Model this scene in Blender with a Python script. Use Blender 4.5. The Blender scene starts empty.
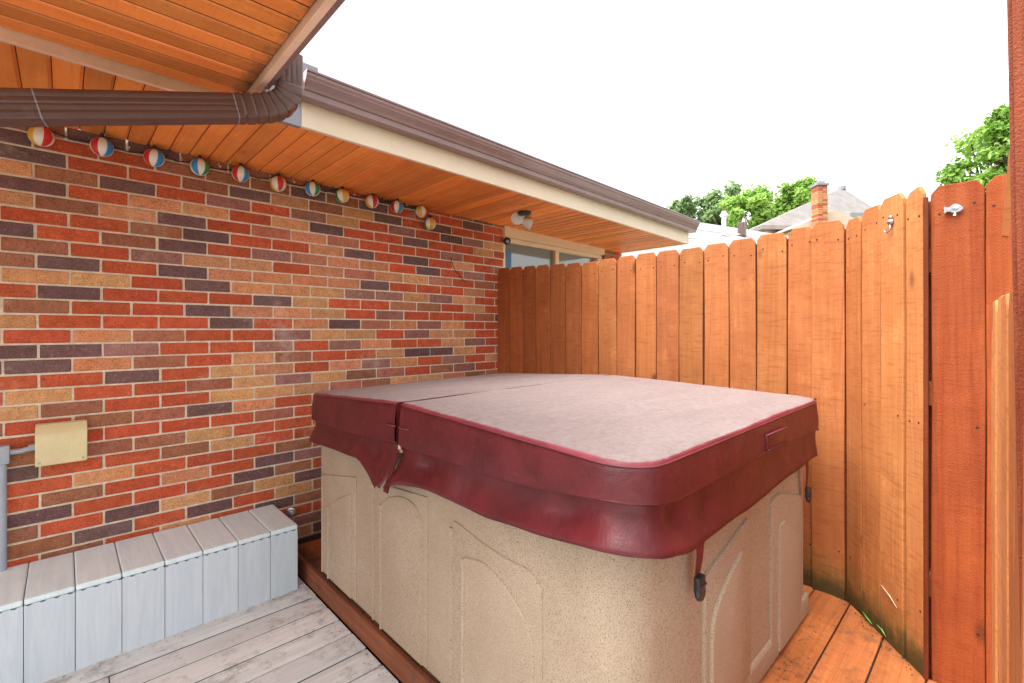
import bpy, bmesh, math, random
from mathutils import Vector, Matrix, noise as mnoise
from math import radians as R, sin, cos, pi, sqrt, atan, atan2
rnd = random.Random(11)
S = bpy.context.scene
C = S.collection

# ------------------------------------------------------------------ measured camera (used to turn measured picture points into places)
FX, HX, HY, ZC = 470.0, 512.0, 330.0, 1.304
YAW = atan((1005 - 512) / FX)
CA, SA = cos(YAW), sin(YAW)
KS = (2.25 - ZC) / (2.20 - ZC)   # first measured at 2.20
def zs(z): return ZC + (z - ZC) * KS
WALL = 3.076          # the brick wall's face
FEN = 2.751           # the long fence's face
SOF = 2.25            # low soffit height
def ray(x, y):
    r = (x - HX) / FX; z = -(y - HY) / FX
    return (CA + SA * r, SA - CA * r, z)
def onv(x, y, v):
    q = ray(x, y); k = v / q[1]; return Vector((q[0] * k, v, ZC + q[2] * k))
def onu(x, y, u):
    q = ray(x, y); k = u / q[0]; return Vector((u, q[1] * k, ZC + q[2] * k))
def onz(x, y, z):
    q = ray(x, y); k = (z - ZC) / q[2]; return Vector((q[0] * k, q[1] * k, z))
def online(x, y, P, Q):
    """the point of the upright plane through P and Q (plan view) seen at picture point x, y"""
    q = ray(x, y); dx, dy = Q[0] - P[0], Q[1] - P[1]
    k = (P[0] * dy - P[1] * dx) / (q[0] * dy - q[1] * dx)
    return Vector((q[0] * k, q[1] * k, ZC + q[2] * k))
def pix(p):
    d = p[0] * CA + p[1] * SA; r = p[0] * SA - p[1] * CA
    return HX + FX * r / d, HY - FX * (p[2] - ZC) / d, d
def lerp(a, b, t): return a + (b - a) * t
def curve(pts, x):
    if x <= pts[0][0]: return pts[0][1]
    for (x0, y0), (x1, y1) in zip(pts, pts[1:]):
        if x <= x1: return y0 + (y1 - y0) * (x - x0) / (x1 - x0)
    return pts[-1][1]

# ------------------------------------------------------------------ object helpers
WM = {}
def put(o, parent=None, m=None):
    C.objects.link(o)
    m = m if m is not None else Matrix.Identity(4)
    if parent is not None:
        o.parent = parent
        o.matrix_parent_inverse = WM[parent.name].inverted()
    o.matrix_basis = m
    WM[o.name] = m
    return o
def obj(name, bm, mat, parent=None, m=None, smooth=False, label=None, color=None, autosmooth=None):
    me = bpy.data.meshes.new(name)
    bmesh.ops.recalc_face_normals(bm, faces=bm.faces[:])
    bm.to_mesh(me); bm.free()
    for k in (mat if isinstance(mat, (list, tuple)) else [mat]): me.materials.append(k)
    if smooth:
        for p in me.polygons: p.use_smooth = True
        if autosmooth: me.set_sharp_from_angle(angle=R(autosmooth))
    o = bpy.data.objects.new(name, me)
    if label: o['label'] = label
    if color: o.color = color
    return put(o, parent, m)
def tag(o, label, cat, group=None):
    o['label'] = label; o['category'] = cat
    if group: o['group'] = group
    return o
def thing(name, label, cat, loc=(0, 0, 0), group=None):
    o = bpy.data.objects.new(name, None); o.empty_display_size = .1
    put(o, None, Matrix.Translation(loc))
    return tag(o, label, cat, group)
def struct(o): o['kind'] = 'structure'; return o
def stuff(o): o['kind'] = 'stuff'; return o

def new(): return bmesh.new()
def box(bm, a, b, bev=0.0, m=None, mi=0, seg=2, tint=None):
    r = bmesh.ops.create_cube(bm, size=1)
    vs = r['verts']
    a, b = Vector(a), Vector(b)
    for v in vs:
        v.co = Vector(((a.x + b.x) / 2 + v.co.x * (b.x - a.x), (a.y + b.y) / 2 + v.co.y * (b.y - a.y), (a.z + b.z) / 2 + v.co.z * (b.z - a.z)))
    fs = list({f for v in vs for f in v.link_faces})
    if bev > 0:
        es = list({e for v in vs for e in v.link_edges})
        q = bmesh.ops.bevel(bm, geom=es, offset=bev, segments=seg, affect='EDGES', profile=.5)
        vs = list({v for f in q['faces'] for v in f.verts} | {v for v in vs if v.is_valid})
        fs = list({f for v in vs for f in v.link_faces})
    if m is not None: bmesh.ops.transform(bm, matrix=m, verts=list({v for f in fs for v in f.verts}))
    for f in fs: f.material_index = mi
    if tint is not None: paint(bm, fs, tint)
    return fs
def paint(bm, fs, c):
    L = bm.loops.layers.float_color.get('tint') or bm.loops.layers.float_color.new('tint')
    for f in fs:
        for l in f.loops: l[L] = (c[0], c[1], c[2], 1)
def need_tint(bm):
    if not bm.loops.layers.float_color.get('tint'): bm.loops.layers.float_color.new('tint')
def prism(bm, pts, axis, a, b, mi=0):
    """pts = 2D outline, extruded along axis from a to b"""
    def P(p, t): return {'x': (t, p[0], p[1]), 'y': (p[0], t, p[1]), 'z': (p[0], p[1], t)}[axis]
    A = [bm.verts.new(P(p, a)) for p in pts]; B = [bm.verts.new(P(p, b)) for p in pts]
    n = len(pts); fs = [bm.faces.new(A[::-1]), bm.faces.new(B)]
    for i in range(n): fs.append(bm.faces.new((A[i], A[(i + 1) % n], B[(i + 1) % n], B[i])))
    for f in fs: f.material_index = mi
    return fs
def tube(bm, pts, r, seg=8, closed=False, mi=0, cap=True, rf=None):
    pts = [Vector(p) for p in pts]; n = len(pts); rings = []
    up = None
    for i, p in enumerate(pts):
        a = pts[(i - 1) % n] if (closed or i > 0) else p
        b = pts[(i + 1) % n] if (closed or i < n - 1) else p
        t = (b - a).normalized()
        if up is None:
            up = Vector((0, 0, 1)) if abs(t.z) < .9 else Vector((1, 0, 0))
        s = t.cross(up).normalized(); up = s.cross(t).normalized()
        q = r if rf is None else rf(i / (n - 1))
        rings.append([bm.verts.new(p + s * cos(2 * pi * k / seg) * q + up * sin(2 * pi * k / seg) * q) for k in range(seg)])
    fs = []
    for i in range(n if closed else n - 1):
        A, B = rings[i], rings[(i + 1) % n]
        for k in range(seg): fs.append(bm.faces.new((A[k], A[(k + 1) % seg], B[(k + 1) % seg], B[k])))
    if cap and not closed:
        fs.append(bm.faces.new(rings[0][::-1])); fs.append(bm.faces.new(rings[-1]))
    for f in fs: f.material_index = mi
    return fs
def lathe(bm, prof, m, seg=20, mi=0):
    """prof = (radius, height) pairs about local z, placed by m"""
    rings = []
    for r, h in prof:
        rings.append([bm.verts.new(m @ Vector((max(r, 1e-5) * cos(2 * pi * k / seg), max(r, 1e-5) * sin(2 * pi * k / seg), h))) for k in range(seg)])
    fs = []
    for A, B in zip(rings, rings[1:]):
        for k in range(seg): fs.append(bm.faces.new((A[k], A[(k + 1) % seg], B[(k + 1) % seg], B[k])))
    fs.append(bm.faces.new(rings[0][::-1])); fs.append(bm.faces.new(rings[-1]))
    for f in fs: f.material_index = mi
    return fs
def aim(loc, d, up=(0, 0, 1)):
    """matrix whose local z looks along d"""
    return Matrix.Translation(loc) @ Vector(d).to_track_quat('Z', 'Y').to_matrix().to_4x4()

# ------------------------------------------------------------------ materials
class N:
    def __init__(s, name):
        s.m = bpy.data.materials.new(name); s.m.use_nodes = True
        s.t = s.m.node_tree; s.b = s.t.nodes['Principled BSDF']
    def n(s, k, **kw):
        o = s.t.nodes.new(k)
        for a, v in kw.items():
            if a.startswith('i_'):
                key = a[2:]; key = int(key) if key.isdigit() else key
                o.inputs[key].default_value = v
            else: setattr(o, a, v)
        return o
    def l(s, a, b): s.t.links.new(a, b)
    def val(s, sock, v):
        if hasattr(v, 'is_output'): s.l(v, sock)
        else: sock.default_value = v
    def math(s, op, a, b=0.0, clamp=False):
        o = s.n('ShaderNodeMath', operation=op, use_clamp=clamp); s.val(o.inputs[0], a); s.val(o.inputs[1], b); return o.outputs[0]
    def mix(s, f, a, b, blend='MIX'):
        o = s.n('ShaderNodeMix', data_type='RGBA', blend_type=blend)
        s.val(o.inputs[0], f); s.val(o.inputs[6], a if hasattr(a, 'is_output') else (*a[:3], 1)); s.val(o.inputs[7], b if hasattr(b, 'is_output') else (*b[:3], 1))
        return o.outputs[2]
    def noise(s, vec, scale, detail=4, rough=.6, dist=0):
        o = s.n('ShaderNodeTexNoise', i_Scale=scale, i_Detail=detail, i_Roughness=rough, i_Distortion=dist)
        if vec is not None: s.l(vec, o.inputs['Vector'])
        return o.outputs['Fac']
    def ramp(s, f, lo, hi, a=0.0, b=1.0):
        o = s.n('ShaderNodeMapRange', i_1=lo, i_2=hi, i_3=a, i_4=b); o.interpolation_type = 'SMOOTHSTEP'; s.l(f, o.inputs[0]); return o.outputs[0]
    def coord(s, rand=True, tint=False, scale=(1, 1, 1)):
        tc = s.n('ShaderNodeTexCoord'); v = tc.outputs['Object']
        off = None
        if tint:
            at = s.n('ShaderNodeAttribute', attribute_name='tint'); s.tint = at.outputs['Color']
            off = s.n('ShaderNodeVectorMath', operation='SCALE', i_Scale=57.0); s.l(at.outputs['Color'], off.inputs[0]); off = off.outputs[0]
        elif rand:
            oi = s.n('ShaderNodeObjectInfo'); s.oc = oi.outputs['Color']
            q = s.n('ShaderNodeCombineXYZ')
            for i, k in enumerate((31.0, 17.0, 43.0)): s.l(s.math('MULTIPLY', oi.outputs['Random'], k), q.inputs[i])
            off = q.outputs[0]
        s.raw = v
        if off is not None:
            a = s.n('ShaderNodeVectorMath', operation='ADD'); s.l(v, a.inputs[0]); s.l(off, a.inputs[1]); v = a.outputs[0]
        s.pos = v
        mp = s.n('ShaderNodeMapping', i_Scale=scale); s.l(v, mp.inputs['Vector']); return mp.outputs[0]
    def bump(s, h, strength=.3, dist=.01):
        o = s.n('ShaderNodeBump', i_Strength=strength, i_Distance=dist); s.l(h, o.inputs['Height']); s.l(o.outputs[0], s.b.inputs['Normal'])
    def out(s, col=None, rough=.6, metal=0.0, spec=.5):
        if col is not None: s.val(s.b.inputs['Base Color'], col if hasattr(col, 'is_output') else (*col[:3], 1))
        s.val(s.b.inputs['Roughness'], rough); s.val(s.b.inputs['Metallic'], metal); s.b.inputs['Specular IOR Level'].default_value = spec
        return s.m

def wood(name, light, dark, axis='z', edge=None, weather=0, grain=1.0, saw=0, tint=False, mult=True, rough=.75, knots=.5, rsawn=.35, algae=False, grime=None, spec=.3, bumpk=.5):
    n = N(name)
    sc = {'x': (1.1, 26, 26), 'y': (26, 1.1, 26), 'z': (26, 26, 1.1)}[axis]
    v = n.coord(tint=tint, scale=sc)
    g = n.noise(v, 1.0, 6, .62, 1.1)
    g2 = n.noise(v, 5.0, 3, .6)
    blot = n.noise(n.pos, 3.2, 3, .55)
    f = n.math('ADD', n.math('MULTIPLY', g, .75), n.math('MULTIPLY', g2, .25))
    gm = n.ramp(f, .34, .64)
    gm = n.math('ADD', n.math('MULTIPLY', gm, grain), .62 * (1 - grain))
    col = n.mix(gm, dark, light)
    col = n.mix(n.math('MULTIPLY', n.ramp(blot, .40, .70), .55), col, dark)
    if weather:
        wn = n.noise(n.pos, 6.5, 6, .75); wm = n.noise(n.pos, 60, 3, .7)
        col = n.mix(n.math('MULTIPLY', n.ramp(n.math('ADD', n.math('MULTIPLY', wn, .7), n.math('MULTIPLY', wm, .3)), .50, .66), weather), col, n.mix(1.0, col, (1.45, 1.55, 1.6), 'MULTIPLY'))
        dk = n.noise(n.pos, 4.3, 7, .8, .6)
        col = n.mix(n.math('MULTIPLY', n.ramp(dk, .60, .72), weather), col, tuple(c * .55 for c in dark))
    # knots
    ks = {'x': (3.2, 8, 8), 'y': (8, 3.2, 8), 'z': (8, 8, 3.2)}[axis]
    mp = n.n('ShaderNodeMapping', i_Scale=ks); n.l(n.pos, mp.inputs['Vector'])
    vo = n.n('ShaderNodeTexVoronoi', i_Scale=1.0, i_Randomness=1.0); n.l(mp.outputs[0], vo.inputs['Vector'])
    kn = n.ramp(vo.outputs['Distance'], .06, .20, 1.0, 0.0)
    sep = n.n('ShaderNodeSeparateColor'); n.l(vo.outputs['Color'], sep.inputs[0])
    kn = n.math('MULTIPLY', kn, n.math('GREATER_THAN', sep.outputs[0], .66))
    col = n.mix(n.math('MULTIPLY', kn, knots), col, tuple(c * .28 for c in dark))
    if tint: col = n.mix(1.0, col, n.ramp3(n.tint) if False else n.tint, 'MULTIPLY')
    elif mult: col = n.mix(1.0, col, n.oc, 'MULTIPLY')
    if grime:
        gr = n.noise(n.raw, grime[1], 5, .65)
        gr2 = n.noise(n.raw, grime[1] * 9, 4, .7)
        m = n.math('MULTIPLY', n.ramp(n.math('ADD', n.math('MULTIPLY', gr, .6), n.math('MULTIPLY', gr2, .4)), grime[2], grime[2] + .16), grime[3])
        col = n.mix(m, col, grime[0])
    if edge:
        sx = n.n('ShaderNodeSeparateXYZ'); n.l(n.raw, sx.inputs[0])
        en = n.noise(n.raw, 26, 6, .8); en2 = n.noise(n.raw, 5, 3, .6)
        dd = n.math('ADD', sx.outputs[0], n.math('MULTIPLY', n.math('ADD', en, en2), edge[2]))
        col = n.mix(n.math('MULTIPLY', n.ramp(dd, edge[0], edge[1], 0.0 if edge[3] else 1.0, 1.0 if edge[3] else 0.0), .85), col, (.035, .025, .018))
    if algae:
        sx = n.n('ShaderNodeSeparateXYZ'); n.l(n.raw, sx.inputs[0])
        an = n.noise(n.pos, 9, 5, .7)
        h = n.math('ADD', sx.outputs[2], n.math('MULTIPLY', an, -.42))
        m = n.math('MULTIPLY', n.ramp(h, -.22, .04, 1.0, 0.0), .7)
        col = n.mix(m, col, (.15, .15, .028))
        m2 = n.math('MULTIPLY', n.ramp(n.math('ADD', sx.outputs[2], n.math('MULTIPLY', an, -.2)), -.08, .04, 1, 0), .75)
        col = n.mix(m2, col, (.03, .028, .012))
    # saw texture
    if saw:
        sc2 = {'x': (105, 12, 12), 'y': (12, 105, 12), 'z': (12, 12, 105)}[axis]
        mp2 = n.n('ShaderNodeMapping', i_Scale=sc2); n.l(n.pos, mp2.inputs['Vector'])
        sw = n.noise(mp2.outputs[0], 1.0, 4, .65)
        col = n.mix(n.math('MULTIPLY', n.ramp(sw, .50, .66), saw), col, n.mix(1.0, col, (.58, .48, .42), 'MULTIPLY'))
    rs = n.noise(n.pos, 190, 3, .6)
    h = n.math('ADD', n.math('MULTIPLY', f, 1 - rsawn), n.math('MULTIPLY', rs, rsawn))
    n.bump(h, bumpk, .006)
    return n.out(col, n.ramp(f, .3, .7, rough + .1, rough - .12), spec=spec)

M = {}
KS = (2.25 - ZC) / (2.20 - ZC)
M['picket'] = wood('stained_cedar', (.52, .190, .062), (.37, .112, .033), weather=.5, grain=.55, saw=.45, algae=True, knots=.8, bumpk=.6)
M['picket_red'] = wood('red_stained_rough_cedar', (.38, .085, .018), (.23, .040, .010), weather=.45, grain=.6, saw=.3, rsawn=.75, bumpk=.8, knots=.5)
M['rail'] = wood('fence_rail_wood', (.5, .2, .07), (.35, .12, .04), axis='y')
M['post'] = wood('red_stained_post_wood', (.30, .068, .025), (.18, .034, .013), rsawn=.7, bumpk=.9)
M['soffit_v'] = wood('soffit_pine_across', (.92, .310, .072), (.74, .215, .045), axis='y', tint=True, weather=.35, grain=.45, saw=.15, knots=.85, rough=.5, rsawn=.1, bumpk=.15, spec=.4)
M['soffit_u'] = wood('soffit_pine_along', (.90, .295, .070), (.68, .185, .038), axis='x', edge=(.528 * KS + .085, .528 * KS + .20, .16, True), tint=True, weather=.4, grain=.4, saw=.15, knots=.9, rough=.5, rsawn=.1, bumpk=.15, spec=.4)
M['deck_orange'] = wood('orange_stained_deck', (.60, .205, .066), (.40, .118, .036), axis='x', weather=.5, grain=.7, saw=.3, edge=(1.10, 1.20, .10, False), tint=True, knots=.4, grime=((.15, .075, .04), 2.6, .485, .8), rough=.7)
M['deck_fascia'] = wood('deck_edge_board_wood', (.27, .088, .036), (.16, .048, .02), axis='y', knots=.4, grime=((.06, .04, .03), 3, .5, .6))
M['deck_grey'] = wood('weathered_grey_deck', (.78, .775, .765), (.63, .622, .61), axis='x', tint=True, knots=.15, grime=((.21, .18, .15), 2.6, .475, .6), rough=.85, rsawn=.5)

def bricks():
    n = N('fired_brick'); v = n.coord(tint=True)
    a = n.noise(n.pos, 22, 5, .7); b = n.noise(n.pos, 160, 3, .7)
    col = n.mix(n.math('MULTIPLY', n.ramp(a, .36, .66), .55), n.tint, n.mix(1, n.tint, (.62, .50, .45), 'MULTIPLY'))
    col = n.mix(n.math('MULTIPLY', n.ramp(b, .54, .70), .5), col, n.mix(1, n.tint, (1.5, 1.5, 1.4), 'MULTIPLY'))
    col = n.mix(n.math('MULTIPLY', n.ramp(b, .33, .45, 1, 0), .75), col, (.06, .035, .03))
    dr = n.noise(n.pos, 6, 3, .6)
    col = n.mix(n.math('MULTIPLY', n.ramp(dr, .48, .68), .45), col, n.mix(1.0, col, (1.12, .88, .78), 'MULTIPLY'))
    sp = n.noise(n.pos, 85, 4, .75)
    col = n.mix(n.math('MULTIPLY', n.ramp(sp, .58, .68), .6), col, n.mix(1.0, col, (.45, .38, .36), 'MULTIPLY'))
    col = n.mix(n.math('MULTIPLY', n.ramp(sp, .32, .42, 1, 0), .45), col, n.mix(.35, col, (.9, .72, .55)))
    w = n.noise(n.raw, 3.5, 6, .75)
    col = n.mix(n.math('MULTIPLY', n.ramp(w, .56, .74), .34), col, (.66, .52, .42))
    n.bump(n.math('ADD', n.math('MULTIPLY', b, .6), n.math('MULTIPLY', a, .6)), .55, .004)
    return n.out(col, .82, spec=.25)
M['brick'] = bricks()
def plain(name, col, rough=.6, metal=0.0, var=.15, vs=14, bumpk=.1, spec=.5, dirt=None):
    n = N(name); v = n.coord(rand=True)
    a = n.noise(n.pos, vs, 5, .65); f = n.noise(n.pos, vs * 9, 3, .6)
    k = n.math('ADD', n.math('MULTIPLY', a, .7), n.math('MULTIPLY', f, .3))
    c = n.mix(n.ramp(k, .3, .7), tuple(x * (1 - var) for x in col), tuple(min(1, x * (1 + var * .6)) for x in col))
    if dirt:
        d = n.noise(n.pos, dirt[1], 6, .7); c = n.mix(n.math('MULTIPLY', n.ramp(d, dirt[2], dirt[2] + .15), dirt[3]), c, dirt[0])
    if bumpk: n.bump(k, bumpk, .004)
    return n.out(c, rough, metal, spec)
M['mortar'] = plain('mortar', (.74, .62, .48), .95, var=.25, vs=30, bumpk=.7, spec=.1)
M['beige'] = plain('beige_fascia_paint', (.80, .66, .50), .5, var=.06, vs=4, bumpk=.04)
M['trim'] = plain('tan_trim_paint', (.86, .58, .44), .55, var=.12, vs=6, bumpk=.08)
M['gutter'] = plain('brown_gutter_enamel', (.25, .155, .148), .27, var=.12, vs=3, bumpk=.02, spec=.6, dirt=((.32, .26, .24), 18, .62, .25))
M['pipe_brown'] = plain('brown_downspout_enamel', (.115, .055, .045), .36, var=.15, vs=5, bumpk=.03, spec=.6, dirt=((.25, .18, .16), 12, .6, .3))
M['flash'] = plain('grey_flashing_metal', (.30, .29, .34), .45, .3, var=.1)
M['roof'] = plain('asphalt_shingle', (.20, .18, .17), .95, var=.4, vs=25, bumpk=.6, spec=.1)
M['far_roof'] = plain('pale_grey_shingle', (.27, .25, .24), .95, var=.2, vs=3, bumpk=.5, spec=.1)
M['far_wall'] = plain('tan_siding', (.62, .47, .36), .9, var=.08, vs=2)
M['white_roof'] = plain('white_metal_roof', (.29, .295, .295), .6, var=.05, vs=2, bumpk=.02)
M['chimney'] = plain('chimney_brick', (.42, .17, .08), .9, var=.5, vs=7, bumpk=.4)
M['cement'] = plain('grey_cement', (.3, .29, .3), .9)
M['white'] = plain('white_paint', (.78, .77, .74), .45, var=.08, vs=30, bumpk=.03)
M['window_frame'] = plain('cream_window_paint', (.84, .61, .41), .5, var=.06, vs=5, bumpk=.03)
M['black'] = plain('black_plastic', (.018, .018, .02), .4, var=.2)
M['silver'] = plain('silver_metal', (.42, .42, .43), .35, .9, var=.25, vs=60, bumpk=.3)
M['steel'] = plain('dark_nail_steel', (.05, .035, .03), .5, .6)
M['boxcream'] = plain('cream_enamel', (.70, .60, .33), .45, var=.08, vs=9, bumpk=.05, dirt=((.45, .36, .18), 25, .62, .4))
M['conduit'] = plain('grey_conduit_paint', (.36, .40, .46), .5, var=.12, vs=12, bumpk=.05)
M['ground'] = plain('dry_lawn', (.10, .12, .05), .95, var=.5, vs=3, bumpk=.5, spec=.1)
M['debris'] = plain('dry_leaf_crumbs', (.10, .06, .035), .95, var=.7, vs=40)
M['gap'] = plain('gap_shade_and_dirt', (.022, .017, .013), .95, var=.4, vs=30)  # shade of board gaps painted near-black, with dirt in the deck's gaps
M['concrete'] = plain('pale_concrete', (.55, .52, .48), .9, var=.15, vs=5, bumpk=.3)
M['soil'] = plain('dirt_fill', (.10, .07, .05), .95, var=.5, vs=20, bumpk=.6, spec=.1)
M['bark'] = plain('bark', (.11, .08, .06), .95, var=.4, vs=8, bumpk=.8, spec=.1)
M['twig'] = plain('dry_twig', (.75, .55, .38), .8)
M['blade'] = plain('fresh_grass', (.16, .45, .08), .6)
M['wire'] = plain('dark_cord', (.02, .025, .02), .6)
M['sticker'] = plain('blue_sticker', (.06, .16, .36), .5)
for k, c in dict(red=(.62, .03, .035), blue=(.03, .27, .60), green=(.03, .33, .12), yellow=(.78, .42, .05)).items():
    M['ball_' + k] = plain('ball_' + k + '_plastic', c, .32, var=.05, vs=20, bumpk=.02, spec=.5)
M['ball_white'] = plain('ball_white_plastic', (.80, .74, .66), .35, var=.06, vs=20, bumpk=.02)
def composite():
    n = N('grey_composite_board'); v = n.coord(tint=True, scale=(16, 1.3, 1.3))
    g = n.noise(v, 1.6, 5, .6, 1.6); d = n.noise(n.raw, 7, 5, .7)
    col = n.mix(n.ramp(g, .35, .65), (.60, .63, .665), (.66, .69, .72))
    col = n.mix(1.0, col, n.tint, 'MULTIPLY')
    col = n.mix(n.math('MULTIPLY', n.ramp(d, .55, .75), .15), col, (.52, .47, .41))
    n.bump(g, .3, .004)
    return n.out(col, .62, spec=.35)
M['composite'] = composite()
def shell():
    n = N('speckled_tan_plastic'); n.coord(rand=False)
    a = n.noise(n.pos, 330, 2, .6); b = n.noise(n.pos, 210, 2, .6); c = n.noise(n.pos, 2.2, 4, .6)
    col = n.mix(n.ramp(c, .35, .7), (.375, .283, .203), (.43, .332, .245))
    col = n.mix(n.math('MULTIPLY', n.ramp(a, .54, .62), .85), col, (.17, .11, .065))
    col = n.mix(n.math('MULTIPLY', n.ramp(b, .58, .68), .3), col, (.66, .54, .41))
    st = n.noise(n.pos, 5.5, 6, .75)
    col = n.mix(n.math('MULTIPLY', n.ramp(st, .62, .74), .22), col, (.30, .20, .12))
    n.bump(a, .12, .002)
    return n.out(col, .68, spec=.22)
M['shell'] = shell()
def vinyl(name, base, rough, dust=False):
    n = N(name); n.coord(rand=True)
    a = n.noise(n.pos, 7, 5, .65); f = n.noise(n.pos, 260, 2, .5); s = n.noise(n.pos, 2.5, 4, .6)
    col = n.mix(n.ramp(a, .3, .72), tuple(c * .75 for c in base), tuple(c * 1.3 for c in base))
    wv = n.n('ShaderNodeMapping', i_Scale=(9, 9, 60)); n.l(n.pos, wv.inputs['Vector'])
    sc = n.noise(wv.outputs[0], 1.2, 5, .7)
    col = n.mix(n.math('MULTIPLY', n.ramp(sc, .56, .76), .13), col, (.40, .13, .15))
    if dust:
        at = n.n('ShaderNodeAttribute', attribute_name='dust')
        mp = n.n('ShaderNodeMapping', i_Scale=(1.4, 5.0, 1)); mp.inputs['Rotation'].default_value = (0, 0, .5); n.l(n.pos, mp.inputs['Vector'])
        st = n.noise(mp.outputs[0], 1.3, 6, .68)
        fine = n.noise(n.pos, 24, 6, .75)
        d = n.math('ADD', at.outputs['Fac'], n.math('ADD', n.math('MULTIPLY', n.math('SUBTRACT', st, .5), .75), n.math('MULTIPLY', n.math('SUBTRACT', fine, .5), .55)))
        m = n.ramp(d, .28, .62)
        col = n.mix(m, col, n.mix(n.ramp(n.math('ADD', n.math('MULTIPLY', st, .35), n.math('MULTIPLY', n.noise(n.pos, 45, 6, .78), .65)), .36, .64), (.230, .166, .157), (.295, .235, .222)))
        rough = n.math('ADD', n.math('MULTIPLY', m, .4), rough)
    wr = n.noise(n.pos, 16, 4, .55, 1.6)
    h = n.math('ADD', n.math('MULTIPLY', f, .22), n.math('ADD', n.math('MULTIPLY', a, .8), n.math('MULTIPLY', wr, .5)))
    n.bump(h, .5, .008)
    return n.out(col, rough, spec=.45)
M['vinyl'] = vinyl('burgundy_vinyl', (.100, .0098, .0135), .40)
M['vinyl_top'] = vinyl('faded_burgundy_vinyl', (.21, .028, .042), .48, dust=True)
M['welt'] = vinyl('pale_burgundy_piping', (.17, .028, .034), .5)
M['strap'] = vinyl('dark_red_webbing', (.14, .012, .018), .6)
def glass():
    n = N('window_glass'); n.coord(rand=False)
    c = n.noise(n.pos, 1.5, 2, .5)
    n.b.inputs['Coat Weight'].default_value = .6
    return n.out(n.mix(c, (.13, .17, .17), (.20, .25, .24)), .06, spec=.9)
M['glass'] = glass()
def leafmat(name, a, b):
    n = N(name); n.coord(tint=True)
    c = n.mix(n.tint, a, b)
    n.b.inputs['Subsurface Weight'].default_value = 0
    tr = n.n('ShaderNodeBsdfTranslucent'); n.l(c, tr.inputs['Color'])
    ms = n.n('ShaderNodeMixShader', i_0=.42); n.out(c, .55, spec=.3)
    n.l(n.b.outputs[0], ms.inputs[1]); n.l(tr.outputs[0], ms.inputs[2])
    n.l(ms.outputs[0], n.t.nodes['Material Output'].inputs['Surface'])
    return n.m
M['leaf'] = leafmat('broad_green_leaves', (.20, .38, .055), (.42, .62, .15))
M['leaf_dark'] = leafmat('muted_green_leaves', (.20, .31, .12), (.38, .52, .24))

# ------------------------------------------------------------------ ground and decks
bm = new()
for (a, b) in (((-60, -60), (120, 120)),):
    bmesh.ops.create_grid(bm, x_segments=24, y_segments=24, size=1)
    for v in bm.verts: v.co = Vector((lerp(a[0], b[0], v.co.x / 2 + .5), lerp(a[1], b[1], v.co.y / 2 + .5), -.42))
struct(obj('ground', bm, M['ground']))

bm = new(); box(bm, (2.9, -1.5, -.45), (8.5, WALL - .02, -.34), .01)  # unseen pale slab, added to bounce light up under the far soffit
struct(obj('bounce_slab', bm, M['concrete']))
STRIP = [onz(300, 558, 0), onz(445, 683, 0)]      # edge of the raised platform, seen
U0 = 1.0                                           # platform edge
def tintv(a=.85, b=1.12, hue=.05):
    k = rnd.uniform(a, b); return (k * rnd.uniform(1 - hue, 1 + hue), k, k * rnd.uniform(1 - hue, 1 + hue))
bm = new(); need_tint(bm)
v = 2.389 + .1425 * 5; i = 0
while v > -1.9:                                    # grey boards run along the wall
    w = .1425
    u = -2.6; L = rnd.uniform(1.2, 3.2)
    while u < U0 - .03:
        e = min(u + L, U0 - .026)
        if e - u > .05: box(bm, (u + .0015, v - w, -.135), (e - .0015, min(v - .0105, 3.07), -.107 + rnd.uniform(-.002, .002)), .004, tint=tintv(.9, 1.1, .015))
        u = e; L = rnd.uniform(2.4, 3.6)
    v -= w
struct(obj('deck', bm, M['deck_grey']))
bm = new(); need_tint(bm)
PJ0 = Vector((FEN, .537, 0)); PJ1 = Vector((2.335, .207, 0))
UF3 = 2.345
v = .51 + .1535 * 16
ORB = .1535
# orange boards under and beside the tub, clipped at the fence
while v > -1.9:
    w = ORB; mid = v - w / 2
    def lim(y):
        if y > PJ0.y: return FEN - .004
        if y > PJ1.y: return lerp(PJ1.x, PJ0.x, (y - PJ1.y) / (PJ0.y - PJ1.y)) - .004
        return UF3 - .004
    y0, y1 = v - w + .003, v - .003
    fs = box(bm, (U0 + .002, y0, -.036), (2.0, y1, rnd.uniform(-.0025, .0)), .004, tint=tintv(.85, 1.15, .04))
    for f in fs:
        for q in f.verts:
            if q.co.x > 1.99:
                q.co.x = lim(q.co.y)
    v -= w
deck = struct(obj('deck_platform', bm, M['deck_orange']))
bm = new()
box(bm, (U0 - .024, -1.9, -.105), (U0, 3.062, -.001), .004)
box(bm, (U0 + .01, -1.85, -.40), (2.3, 3.05, -.0075), 0, mi=1)  # dark fill close under the boards paints the gaps' shade, with dirt
box(bm, (-2.55, -1.85, -.40), (U0 - .05, 3.05, -.1135), 0, mi=1)
struct(obj('deck_edge', bm, [M['deck_fascia'], M['gap']]))

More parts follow.
